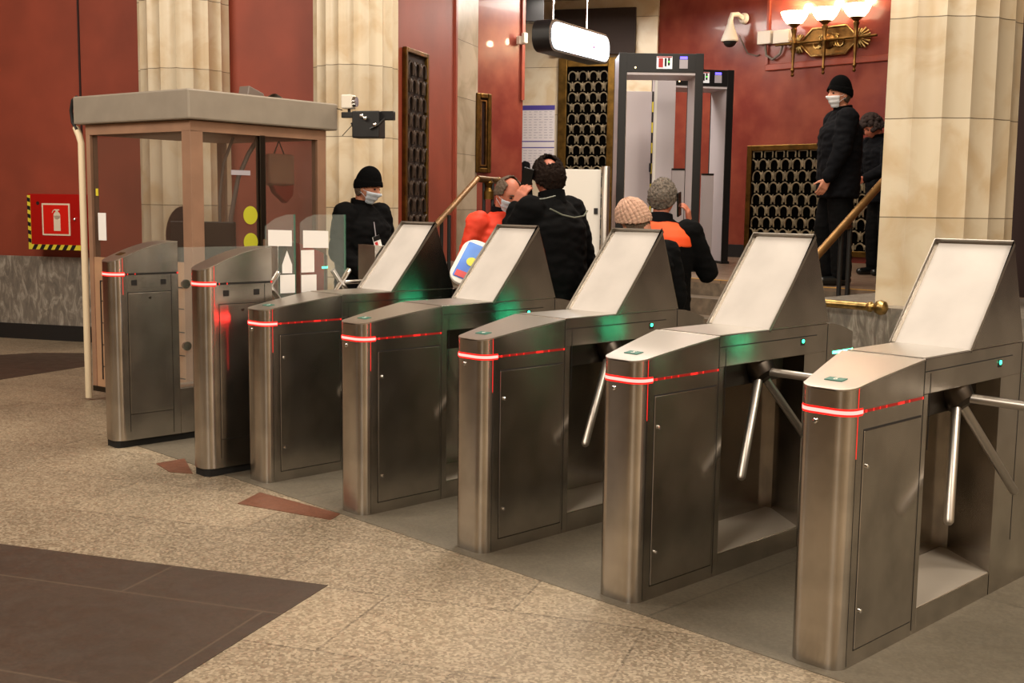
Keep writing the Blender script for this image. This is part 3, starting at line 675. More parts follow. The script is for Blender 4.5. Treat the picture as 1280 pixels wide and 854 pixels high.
# ------------------------------------------------------------------ fire extinguisher cabinet on the left wall
fx = UD(*onL(.055, .02), 0); fxc = empty('fire_cabinet', tuple(fx), AW, 'red fire extinguisher wall cabinet with yellow and black hazard edging', 'fire cabinet')
fz = 1.02
MB().box(0, .66, -.22, 0, fz, fz+.60).build('cabinet_body', 'fire_red', fxc, bevel=.006)
hz = MB(); hb = MB(); hz.box(-.003, .663, -.224, -.219, fz-.0, fz+.055)
hz.box(-.003, .035, -.224, -.219, fz+.055, fz+.585); hz.build('hazard_edging', 'hazard_yellow', fxc)
for k in range(6):
    x0 = .04+k*.097; hb.add([(x0, -.2255, fz), (x0+.05, -.2255, fz), (x0+.085, -.2255, fz+.055), (x0+.035, -.2255, fz+.055)], [(0, 1, 2, 3)])
for k in range(6):
    z0 = fz+.08+k*.088; hb.add([(-.0035, -.2256, z0), (.0355, -.2256, z0-.012), (.0355, -.2256, z0+.032), (-.0035, -.2256, z0+.044)], [(0, 1, 2, 3)])
hb.build('hazard_stripe', 'hazard_black', fxc)
sgn = MB().box(.185, .54, -.2275, -.221, fz+.155, fz+.50).build('sign_plate', 'sign_white', fxc)
MB().box(.203, .522, -.2290, -.227, fz+.172, fz+.483).build('sign_face', 'sign_red', sgn)
ex = MB().box(.335, .42, -.2305, -.228, fz+.205, fz+.37); ex.lathe([(.0425, -.2305), (.0425, -.228)], (.3775, 0, fz+.37), 'y', 24)
ex.box(.362, .392, -.2305, -.228, fz+.405, fz+.43); ex.box(.345, .41, -.2305, -.228, fz+.425, fz+.437)
ex.tube([(.365, -.2293, fz+.432), (.335, -.2293, fz+.425), (.318, -.2293, fz+.40)], .0045, 6); ex.build('extinguisher_symbol', 'sign_white', sgn)
MB().lathe([(.014, 0), (.014, -.02), (.008, -.024)], (.60, -.22, fz+.335), 'y', 14).build('latch', 'chrome', fxc, 30)
MB().lathe([(.02, 0), (.02, -.003)], (.13, -.22, fz+.50), 'y', 16).build('round_mark', 'hazard_black', fxc, 30)

# ------------------------------------------------------------------ lattice grilles
def lattice(w, h, cw, chh, z0, th=.02, r=.012, fleur=True):
    """fish-scale lattice in the local xz plane: x 0..w, z z0..z0+h"""
    m = MB(); row = 0; z = z0
    rows = int(h/chh)+1
    for rr in range(rows):
        zc = z0+rr*chh; off = 0 if rr % 2 == 0 else cw/2
        n = int(w/cw)+2
        for c in range(-1, n):
            xc = c*cw+off+cw/2
            R_ = cw*.37; pts = []
            for k in range(-1, 10):
                a = PI*k/8 if 0 <= k <= 8 else None
                if k == -1: p = (xc+R_*.92, 0, zc-.035)
                elif k == 9: p = (xc-R_*.92, 0, zc-.035)
                else: p = (xc+R_*math.cos(a), 0, zc+chh*.12+R_*math.sin(a)*1.22)
                pts.append(p)
            pts = [p for p in pts if -.001 <= p[0] <= w+.001 and z0-.001 <= p[2] <= z0+h+.001]
            if len(pts) > 2: m.tube(pts, r, 6)
            if fleur and .03 < xc+cw/2 < w-.03 and zc+.02 < z0+h-.06:
                x2 = xc+cw/2
                m.tube([(x2, -.004, zc-.01), (x2, -.006, zc+chh*.35), (x2, -.004, zc+chh*.62)], [r*.9, r*1.4, r*.5], 6)
                for sgn_ in (-1, 1): m.tube([(x2, -.003, zc+chh*.18), (x2+sgn_*cw*.10, -.006, zc+chh*.38), (x2+sgn_*cw*.16, -.003, zc+chh*.52)], [r*.8, r*.8, r*.5], 5)
    return m
def frame_box(w, h, z0, fwid, dep, y0=0):
    m = MB(); m.box(-fwid, 0, y0-dep, y0, z0-fwid, z0+h+fwid); m.box(w, w+fwid, y0-dep, y0, z0-fwid, z0+h+fwid)
    m.box(0, w, y0-dep, y0, z0+h, z0+h+fwid); m.box(0, w, y0-dep, y0, z0-fwid, z0); return m
def grille(name, org, rz, w, h, z0, cw, chh, label, fm, lm, fwid=.07, dep=.06, r=.012):
    g = empty(name, (org[0], org[1], 0), rz, label, 'grille')
    frame_box(w, h, z0, fwid, dep).build('frame', fm, g, bevel=.008)
    bk = MB().box(0, w, -.012, -.002, z0, z0+h).build('backing', 'void' if lm != 'dark_lattice' else 'grille_back', g)
    l = lattice(w, h, cw, chh, z0, r=r); l.xf(Matrix.Translation((0, -.035, 0))); l.build('lattice', lm, g, 60)
    return g
grille('wall_grille', (-8.94, YB-.001), 0, 2.3, 1.27, 1.05, .172, .152, 'bronze fish-scale grille in brass frame low on the red wall behind the standing guard', 'old_brass', 'bronze_lattice', .075, r=.0105)
gp = UD(*onQ(.06, .004)); 
grille('wall_grille', (gp.x, gp.y), AD, .56, 2.68, .45, .185, .178, 'tall dark bronze grille on the red passage wall right of the stone column', 'old_brass', 'dark_lattice', .05, .05, r=.015)
gk = UD(*onK(.78, .03))
gd = grille('entrance_grille', (gk.x, gk.y), AW, .60, 2.55, 1.0, .155, .15, 'tall brass framed lattice door grille at the back of the lobby', 'old_brass', 'bronze_lattice', .13, r=.0095)
# dark transom over the entrance
tq = UD(*onK(.6, .06)); t = MB().box(-.05, 1.17, -.05, .0, 3.72, 4.36).build('trim_10', 'grille_back'); t.location = (tq.x, tq.y, 0); t.rotation_euler = (0, 0, AW); struct(t)
# notice sheet on the cream wall
sk = UD(*onK(.10, .012)); nt_ = empty('timetable_sheet', (sk.x, sk.y, 0), AW, 'printed timetable sheet with purple header on the cream lobby wall', 'notice')
MB().box(0, .49, -.006, 0, 2.05, 3.02).build('sheet', 'sheet', nt_)
MB().box(0, .49, -.008, -.005, 2.95, 3.02).build('header', 'sheet_line', nt_)
sl_ = MB().box(0, .49, -.008, -.005, 2.49, 2.505).box(0, .49, -.008, -.005, 2.40, 2.415); sl_.build('rule', 'sheet_line', nt_)
tx = MB()
for i in range(22):
    for j in range(6): tx.box(.02+j*.078, .02+j*.078+random.uniform(.03, .065), -.0075, -.005, 2.92-.0375*i, 2.93-.0375*i) if abs(2.925-.0375*i-2.45) > .08 else None
tag(tx.build('print', 'sheet_text', nt_), kind='stuff')
# framed doorway on the polished red wall
dfx = empty('wall_frame', (pA.x+.004, pA.y+.02, 0), PI/2, 'brown wooden picture frame with dark pane on the polished red wall', 'frame')
frame_box(.13, .85, 2.02, .06, .05).build('frame', 'old_brass', dfx, bevel=.01)
MB().box(0, .13, -.012, -.002, 2.02, 2.87).build('pane', 'dark_red', dfx)
frame_box(.07, .77, 2.06, .02, .03).xf(Matrix.Translation((.03, -.008, 0))).build('inner_frame', 'brass', dfx)
# small grey boxes on the corner of that wall
jb = empty('wall_junction_box', (pB.x+.03, pB.y-.11, 3.63), 0, 'small pale junction box on the red wall edge left of the lit sign', 'junction box')
MB().box(0, .06, -.05, .05, -.05, .05).build('box', 'camera_white', jb, bevel=.006); MB().box(.06, .11, -.02, .05, -.04, .09).build('cover', 'camera_white', jb, bevel=.01)

# lightbox hanging sign
sa = ang(.5, .866); so = UD(.357, 11.9); sg_ = empty('hanging_lightbox', (so.x-.02, so.y, 3.245), sa, 'lit white rounded lightbox sign hanging from two rods', 'lightbox sign')
def pill(w, h, r, y0, y1, cx=0, cz=0, n=10):
    pr = []
    for (sx, sz, a0) in ((1, 1, 0), (-1, 1, PI/2), (-1, -1, PI), (1, -1, 3*PI/2)):
        for k in range(n+1): a = a0+k*PI/2/n; pr.append((cx+sx*(w/2-r)+r*math.cos(a), cz+sz*(h/2-r)+r*math.sin(a)))
    N_ = len(pr); return MB().add([(x, y0, z) for x, z in pr]+[(x, y1, z) for x, z in pr], [tuple(range(N_)), tuple(range(2*N_-1, N_-1, -1))]+[(i, N_+i, N_+(i+1) % N_, (i+1) % N_) for i in range(N_)])
pill(1.42, .32, .13, -.0, .20, .69, .04).build('casing', 'dark_paint', sg_, 40)
pill(1.34, .27, .115, -.008, .0, .70, .04).build('lit_face', 'lightbox', sg_, 40)
pt = MB(); random.seed(3)
for (x0, x1, z) in ((.36, .56, .07), (.60, .70, .045), (.72, .86, .045), (.40, .50, -.0), (.56, .74, -.01)):
    x = x0
    while x < x1: w = random.uniform(.012, .022); pt.box(x, x+w*.7, -.0095, -.0075, z-.012, z+.014); x += w+.004
tag(pt.build('print', 'lightbox_print', sg_), kind='stuff')
MB().ellip((.985, -.008, .065), (.014, .002, .016), 12, 8).ellip((.985, -.008, .025), (.018, .002, .02), 12, 8).build('figure_symbol', 'lightbox_mark', sg_, 60)
for x in (.25, 1.02): MB().tube([(x, .1, .20), (x, .1, 1.33)], .011, 8).build('rod', 'chrome', sg_, 40)
# dark projector box under the lobby ceiling
pj = UD(.19, 15.6); t = MB().box(-.17, .17, -.1, .1, 3.95, 4.25).build('ceiling_speaker', 'dark_paint', None, bevel=.01); t.location = (pj.x, pj.y, 0); t.rotation_euler = (0, 0, YAW); tag(t, 'dark box hung under the lobby ceiling left of the lit sign', 'speaker')
tb = MB().box(-.01, .01, -.01, .01, 4.25, 4.5).box(-.2, .3, -.012, .012, 4.36, 4.39).build('hanger', 'dark_paint', t)
# ------------------------------------------------------------------ metal detector arches
def detector(px, d, w, dep, top, rzdeg, label):
    u = (px-640)/1445.35*d; o = UD(u, d); g = empty('metal_detector', (o.x, o.y, .9), YAW+math.radians(rzdeg), label, 'metal detector', 'walk-through metal detector arches')
    H = top-.9; pw = .075
    for sx, nm in ((0, 1), (w-pw, 1)):
        p = MB().box(sx, sx+pw, .02, dep-.02, 0, H).build('side_panel', 'lilac_panel', g, bevel=.004)
        MB().box(sx-.004, sx+pw+.004, 0, .022, 0, H+.004).box(sx-.004, sx+pw+.004, dep-.022, dep, 0, H+.004).build('edge_strip', 'dark_paint', p, bevel=.003)
        MB().box(sx-.012, sx+pw+.012, -.02, dep+.02, 0, .03).build('foot', 'dark_paint', p)
    hd = MB().box(pw, w-pw, .0, dep, H-.19, H).build('header', 'dark_paint', g, bevel=.004)
    MB().box(pw, w-pw, .01, dep-.01, H-.215, H-.19).build('header_underside', 'lilac_panel', hd)
    cx = w*.54
    s = MB().box(cx-.085, cx+.075, -.008, .0, H-.155, H-.03).build('display', 'display_white', hd)
    MB().box(cx-.065, cx-.02, -.012, -.008, H-.14, H-.05).build('display_segment', 'display_red', s)
    MB().box(cx-.004, cx+.016, -.012, -.008, H-.13, H-.05).box(cx+.03, cx+.05, -.012, -.008, H-.12, H-.045).build('display_segment', 'groove', s)
    MB().ellip((cx+.04, -.013, H-.085), (.008, .003, .008), 10, 6).build('display_lamp', 'display_green', s, 60)
    MB().box(cx-.08, cx+.07, -.011, -.008, H-.042, H-.032).build('display_line', 'display_red', s)
    b = MB().box(w*.76-.04, w*.76+.045, -.008, 0, H-.15, H-.06).build('logo_plate', 'sheet_text', hd)
    MB().box(w*.76-.035, w*.76+.04, -.010, 0, H-.055, H-.03).build('blue_badge', 'display_blue', hd)
    MB().ellip((w*.19, -.004, H-.145), (.009, .004, .009), 10, 6).build('lamp', 'lamp_dot', hd, 60)
    return g
detector(767, 12.1, .86, .55, 3.13, 0, 'nearer walk-through metal detector arch on the platform, left of the two')
detector(825, 13.75, .83, .55, 3.175, 11, 'further walk-through metal detector arch, partly behind the nearer one')
# white panels and cabinets behind and beside the arches
def slabthing(name, pxs, d, z0, z1, m, label, cat, th=.05, rz=0):
    u0, u1 = [(p-640)/1445.35*d for p in pxs]; o = UD(u0, d); g = empty(name, (o.x, o.y, 0), YAW+rz, label, cat)
    MB().box(0, u1-u0, 0, th, z0, z1).build('panel', m, g, bevel=.004); return g, u1-u0
g, w = slabthing('partition_panel', (777, 808), 13.9, .9, 2.92, 'lilac_panel', 'tall pale partition panel seen through the nearer metal detector', 'partition')
for k in range(8): MB().box(w+.002, w+.02, 0, .03, 1.0+k*.24, 1.12+k*.24).build('hazard_tape', 'hazard_yellow', g)
MB().box(w+.001, w+.022, .005, .035, .9, 2.92).build('edge_strip', 'hazard_black', g)
MB().box(w-.015, w+.005, -.03, 0, 1.98, 2.08).build('handle', 'black_plastic', g)
g, w = slabthing('partition_panel', (811, 837), 13.3, .9, 3.0, 'lilac_panel', 'narrow pale partition post between the two metal detectors', 'partition', .06)
MB().box(0, .03, -.004, 0, .9, 3.0).build('edge_strip', 'white_paint', g)
g, w = slabthing('low_barrier', (835, 858), 13.1, .9, 1.98, 'lilac_panel', 'low pale barrier panel inside the metal detector opening', 'barrier')
MB().box(0, w, -.006, .056, 1.98, 2.0).build('cap', 'dark_paint', g)
g, w = slabthing('low_barrier', (872, 887), 13.9, .9, 1.95, 'lilac_panel', 'low pale barrier panel left of the further metal detector post', 'barrier')
MB().box(0, w, -.006, .056, 1.95, 1.97).build('cap', 'dark_paint', g)
g, w = slabthing('white_cabinet', (700, 747.5), 11.6, .93, 1.93, 'white_paint', 'white lobby cabinet with small black lock behind the man in black', 'cabinet', .4)
MB().box(w-.065, w-.025, -.012, 0, 1.49, 1.55).build('lock', 'black_plastic', g, bevel=.003)
MB().box(-.01, w+.01, .0, .39, .9, .93).build('plinth', 'groove', g)
ps = UD((753.5-640)/1445.35*11.5, 11.5); t = empty('barrier_post', (ps.x, ps.y, .9), 0, 'polished round steel barrier post beside the white cabinet', 'post')
MB().lathe([(.038, 0), (.038, 1.05), (.030, 1.06)], n=20).build('tube', 'steel_tube', t, 40); MB().lathe([(.07, 0), (.07, .012), (.045, .02)], n=20).build('base_plate', 'steel_tube', t, 30)

# ------------------------------------------------------------------ wall lamp with three bowls on the back wall
LX = -7.86
wl = empty('wall_lamp', (LX, YB-.02, 3.66), 0, 'ornate brass wall lamp with three glowing glass bowls', 'wall lamp')
m = MB(); P8 = [(-.42, -.0), (-.24, .17), (.24, .17), (.42, 0), (.24, -.17), (-.24, -.17)]
def xz(poly, y0, y1): n = len(poly); return MB().add([(x, y0, z) for x, z in poly]+[(x, y1, z) for x, z in poly], [tuple(range(n)), tuple(range(2*n-1, n-1, -1))]+[(i, n+i, n+(i+1) % n, (i+1) % n) for i in range(n)])
xz(P8, -.03, 0).build('back_plate', 'brass', wl, bevel=.006)
MB().tube([(x*1.0, -.036, z) for x, z in P8], .014, 8, closed=True).build('plate_moulding', 'brass_bright', wl, 40)
MB().lathe([(.10, 0), (.09, -.03), (.05, -.05), (.03, -.09)], (0, -.03, 0), 'y', 20).build('boss', 'brass', wl, 30)
sc_ = MB()
for s in (-1, 1):
    for k in range(4): a0 = k*.9; sc_.tube([(s*(.08+.03*k+.05*math.cos(a0+t*.7)), -.045, .08*math.sin(a0+t*.7)) for t in range(6)], .009, 6)
sc_.build('scrollwork', 'brass_bright', wl, 50)
for s in (-1, 1):
    sh = MB()
    for k in range(13):
        a = -PI*.62+k*PI*1.24/12; L_ = .15 if abs(a) < 1.2 else .12
        c = (s*.42, -.03, 0); e = (s*(.42+L_*math.cos(a)), -.025, L_*math.sin(a)*.95)
        sh.tube([c, ((c[0]+e[0])/2, -.055, (c[2]+e[2])/2), e], [.006, .011, .015], 8)
    sh.ellip((s*.42, -.04, 0), (.04, .03, .04), 14, 8); sh.build('shell_ornament', 'brass_bright', wl, 50)
MB().tube([(-.72, -.12, -.0), (.70, -.12, .0)], .016, 10).build('cross_bar', 'old_brass', wl, 40)
MB().tube([(0, -.03, 0), (0, -.12, 0)], .02, 10).build('bracket', 'brass', wl, 40)
for x, zz in ((-.44, .0), (0, .0), (.43, .0)):
    t_ = MB().lathe([(.010, -.42), (.024, -.40), (.012, -.375), (.026, -.34), (.014, -.30), (.020, -.20), (.028, -.02), (.034, .0), (.024, .03), (.028, .12), (.04, .17), (.030, .19), (.055, .215), (.085, .235)], (x, -.14, zz), 'z', 16).build('torch_stem', 'brass', wl, 30)
    b_ = MB().lathe([(.07, .235), (.10, .25), (.14, .30), (.172, .37), (.176, .385), (.165, .385), (.13, .31), (.09, .262), (.02, .25)], (x, -.14, zz), 'z', 28).build('glass_bowl', 'lamp_glass', wl, 40)
    l = bpy.data.lights.new('bulb', 'POINT'); l.energy = 24; l.color = (1, .72, .42); l.shadow_soft_size = .05
    lo = bpy.data.objects.new('bulb', l); COL.objects.link(lo); lo.location = (LX+x, YB-.16, 3.68+.46)
# dome camera and cable boxes
dc = empty('dome_camera', (-9.20, YB-.02, 3.95), 0, 'white dome security camera hanging from a wall arm', 'security camera')
MB().lathe([(.075, 0), (.07, -.03), (.05, -.05)], (.04, 0, .12), 'y', 20).build('wall_mount', 'camera_white', dc, 30)
MB().tube([(.04, -.03, .12), (.03, -.14, .16), (0, -.22, .15), (-.01, -.24, .08), (-.01, -.24, .0)], [.035, .032, .032, .034, .045], 14).build('arm', 'camera_white', dc, 40)
MB().lathe([(.045, .02), (.06, -.03), (.10, -.13), (.115, -.18), (.11, -.20)], (-.01, -.24, 0), 'z', 24).build('housing', 'camera_white', dc, 30)
MB().ellip((-.01, -.24, -.20), (.085, .085, .075), 20, 12).build('dome', 'black_plastic', dc, 60)
MB().tube([(0, -.05, -.1), (.12, -.01, -.34), (.25, 0, -.38), (.30, 0, -.37)], .008, 6).build('cord', 'cord_grey', dc, 40)
for (x, w_, z, lb) in ((-8.90, .20, 3.70, 'left of two white cable boxes beside the brass wall lamp'), (-8.66, .235, 3.69, 'right white cable box touching the brass wall lamp')):
    g = empty('cable_box', (x, YB-.002, z), 0, lb, 'cable box'); MB().box(0, w_, -.09, 0, 0, .17).build('box', 'camera_white', g, bevel=.008)
    MB().tube([(w_*.5, -.04, 0), (w_*.5, -.04, -.03)], .012, 8).build('gland', 'cord_grey', g, 40)
tag(MB().tube([(-8.80, YB-.045, 3.67), (-8.78, YB-.045, 3.56), (-8.68, YB-.045, 3.50), (-8.57, YB-.045, 3.56), (-8.54, YB-.045, 3.66)], .017, 8).build('flex_conduit', 'cord_grey', None, 40), 'grey looped conduit joining the two white cable boxes', 'conduit')

# ------------------------------------------------------------------ brass handrails
def rail_thing(name, pts, r, label, m='rail_brass'):
    g = empty(name, pts[0], 0, label, 'handrail'); o = Vector(pts[0])
    MB().tube([Vector(p)-o for p in pts], r, 16).build('rail', m, g, 40); return g, o
g, o = rail_thing('handrail', [(-5.0, 7.75, .83), (-5.0, 9.50, 1.89)], .034, 'thick brass handrail of the stairs rising behind the stone column')
for yy in (8.72, 8.86):
    zt = .83+(yy-7.75)*.607-.02; MB().tube([(0, yy-o.y, .75-o.z), (0, yy-o.y, zt-o.z)], .02, 12).build('post', 'black_plastic', g, 40)
MB().box(-.05, .05, 8.66-o.y, 8.92-o.y, .745-o.z, .775-o.z).build('post_base', 'black_plastic', g, bevel=.004)
MB().ellip((0, 8.79-o.y, 1.43-o.z), (.03, .09, .03), 14, 8).build('collar', 'old_brass', g, 60)
hl = UD(-.69, 10.6, 1.40); hu = UD(-.375, 11.9, 1.83); hr = UD(-.17, 12.3, 1.82)
g, o = rail_thing('handrail', [tuple(hl-(hu-hl)*.25), tuple(hl), tuple(hu), ], .028, 'brass handrail of the left stairs in front of the stone pier')
MB().tube([hu-o, hr-o], .034, 14).build('return_rail', 'old_brass', g, 40); MB().ellip(tuple(hr-o), (.042, .042, .042), 14, 10).build('end_knob', 'old_brass', g, 60)
mid = (hu*.45+hr*.55)
for k in (0, .09): q = mid+Rr*(k-.05)-o; MB().tube([(q.x, q.y, -o.z+.9), (q.x, q.y, mid.z-.03-o.z)], .018, 10).build('post', 'black_plastic', g, 40)
MB().lathe([(.035, 0), (.05, -.03), (.03, -.08), (.055, -.12), (.055, -.2)], tuple(mid-o), 'z', 16).build('collar', 'old_brass', g, 30)
low = hl+(hu-hl)*.16
for k in (0, .07): q = low+Rr*(k-.03)-o; MB().tube([(q.x, q.y, -o.z+.45), (q.x, q.y, low.z-o.z)], .018, 10).build('post', 'black_plastic', g, 40)
g, o = rail_thing('barrier_rail', [(-4.95, 7.30, .915), (-3.94, 7.30, .91)], .028, 'short horizontal brass rail ending in a ball before the marble parapet', 'brass_bright')
MB().lathe([(.028, 0), (.036, .01), (.036, .03), (.026, .04), (.026, .05), (.044, .07), (.052, .10), (.044, .13), (.02, .145)], (.99, 0, -.005), 'x', 20).build('ball_end', 'brass_bright', g, 40)
for x in (.60,): MB().lathe([(.018, 0), (.018, -.05), (.03, -.06), (.02, -.09), (.03, -.12), (.022, -.2), (.022, -.91)], (x, 0, 0), 'z', 14).build('post', 'old_brass', g, 30)

# info display board behind the turnstiles
ip = UD((590-640)/1445.35*6.9, 6.9); ib = empty('info_board', (ip.x, ip.y, 0), YAW+.15, 'tilted white rounded board with blue poster and yellow dot', 'info board')
bd = pill(.21, .34, .08, -.012, .012, 0, 0); tl = Matrix.Translation((0, 0, 1.22)) @ Matrix.Rotation(math.radians(-38), 4, 'X') @ Matrix.Rotation(math.radians(26), 4, 'Y')
q = bd.build('board', 'white_paint', ib, 40, .004); q.matrix_basis = tl
a = pill(.16, .27, .01, -.016, -.011).build('poster', 'poster_blue', q)
MB().lathe([(.032, -.0185), (.032, -.0155)], (-.01, 0, -.0), 'y', 24).build('yellow_dot', 'poster_yellow', a, 30)
MB().box(-.07, .04, -.0185, -.0155, -.13, -.085).build('red_caption', 'poster_red', a)
MB().tube([(0, .03, 0), (0, .03, 1.22)], .02, 12).build('stand', 'steel_tube', ib, 40); MB().lathe([(.11, 0), (.11, .015), (.03, .03)], (0, .03, 0), 'z', 24).build('base', 'steel_tube', ib, 30)

# ------------------------------------------------------------------ people
def head_pt(d):
    """surface point of a head for unit direction d (x right, y forward, z up), origin at head centre"""
    x, y, z = d.x*.076, d.y*.097, d.z*.118
    if z < 0:
        k = -z/.118; x *= 1-.26*k**1.4
        if y < 0: y *= 1-.42*k
        else: y *= 1-.04*k
    if y > 0:
        g = lambda cx, cz, sx, sz: math.exp(-((x-cx)/sx)**2-((z-cz)/sz)**2)
        y += .024*g(0, -.022, .011, .022)+.010*g(0, .0, .009, .02)      # nose
        y += .006*g(0, .034, .05, .012)                                  # brow
        y -= .010*(g(.031, .010, .016, .012)+g(-.031, .010, .016, .012)) # eye sockets
        y += .006*g(0, -.062, .022, .010)                                # lips
        y += .009*g(0, -.098, .022, .018)                                # chin
        y += .004*(g(.042, -.025, .02, .02)+g(-.042, -.025, .02, .02))   # cheeks
    return Vector((x, y, z))
def dirv(az, el): return Vector((math.sin(az)*math.cos(el), math.cos(az)*math.cos(el), math.sin(el)))
def head_mb():
    m = MB(); rg = []
    for j in range(37):
        el = -PI/2+PI*(max(.15, min(35.85, j)))/36
        rg.append([head_pt(dirv(2*PI*i/56, el)) for i in range(56)])
    m.rings(rg)
    for s in (-1, 1):
        m.ellip((s*.078, -.008, -.004), (.010, .020, .031), 14, 10)
    return m
def shell(azr, elr, off, na=40, ne=18, th=None, keep=None, jit=0):
    """grid patch over the head: azr(el), off(dir)"""
    m = MB(); P = []; V = {}
    for j in range(ne+1):
        for i in range(na+1):
            el = elr[0]+(elr[1]-elr[0])*j/ne; az = azr[0]+(azr[1]-azr[0])*i/na
            d = dirv(az, el); p = head_pt(d); o = off(d) if callable(off) else off
            if jit: o += jit*noise.noise(d*9)
            n = Vector((p.x/.076**2, p.y/.097**2, p.z/.118**2)).normalized()
            V[(i, j)] = len(P); P.append(p+n*o)
    fs = []
    for j in range(ne):
        for i in range(na):
            c = dirv(azr[0]+(azr[1]-azr[0])*(i+.5)/na, elr[0]+(elr[1]-elr[0])*(j+.5)/ne)
            if keep and not keep(c): continue
            fs.append((V[(i, j)], V[(i+1, j)], V[(i+1, j+1)], V[(i, j+1)]))
    return m.add(P, fs)
def hand(m, w, d, palm, curl=.5, s=1, r=.0088):
    """five-fingered hand: w wrist, d finger direction, palm normal"""
    w = Vector(w); d = Vector(d).normalized(); p = Vector(palm); p = (p-d*p.dot(d)).normalized(); a = d.cross(p)
    k = w+d*.085
    for t in (-.030, -.010, .010, .030): m.capsule(w+a*t*.6, k+a*t*.95, .016, .0135, 10)
    for i, (t, L_) in enumerate(((-.031, .070), (-.010, .082), (.011, .077), (.031, .060))):
        c = k+a*t; dd = d
        for q, ll in enumerate((.45, .32, .23)):
            an = curl*(.55+.45*q); dd = (dd*math.cos(an)+p*math.sin(an)).normalized(); e = c+dd*L_*ll
            m.capsule(c, e, r-.0006*q, r-.0006*(q+1), 8); c = e
    c = w+d*.025-a*.028; td = (d*.75-a*.75+p*.35).normalized()
    e = c+td*.045; m.capsule(c, e, .013, .0105, 8); td = (td+d*.5+p*.3*curl).normalized(); m.capsule(e, e+td*.038, .0102, .0085, 8)
def torso(m, secs, n=28):
    rg = []
    for z, rx, ry, cx, cy in secs: rg.append([(cx+rx*math.copysign(abs(math.cos(t))**.85, math.cos(t)), cy+ry*math.copysign(abs(math.sin(t))**.9, math.sin(t)), z) for t in [k*2*PI/n for k in range(n)]])
    m.rings(rg)
DEP = None
def solidify(name, mb, voxel, m, parent, smooth=2, wr=0, wsc=.12, fold=None):
    """fuse overlapping pieces into one continuous skin and keep it as a plain mesh"""
    o = mb.build(name, m, None)
    r = o.modifiers.new('r', 'REMESH'); r.mode = 'VOXEL'; r.voxel_size = voxel; r.use_smooth_shade = True
    if smooth: s = o.modifiers.new('s', 'SMOOTH'); s.factor = .5; s.iterations = smooth
    bpy.context.view_layer.update()
    me = bpy.data.meshes.new_from_object(o.evaluated_get(bpy.context.evaluated_depsgraph_get()))
    bpy.data.objects.remove(o)
    if wr:
        for v in me.vertices:
            c = v.co; f = noise.noise(Vector((c.x*1.3, c.y*1.3, c.z*2.6))/wsc)+.5*noise.noise(Vector((c.x, c.y, c.z*1.6))/(wsc*.45))
            v.co = c+v.normal*(wr*f)
    me.shade_smooth(); me.materials.clear(); me.materials.append(MAT[m] if isinstance(m, str) else m)
    q = bpy.data.objects.new(name, me); COL.objects.link(q); q.parent = parent; return q
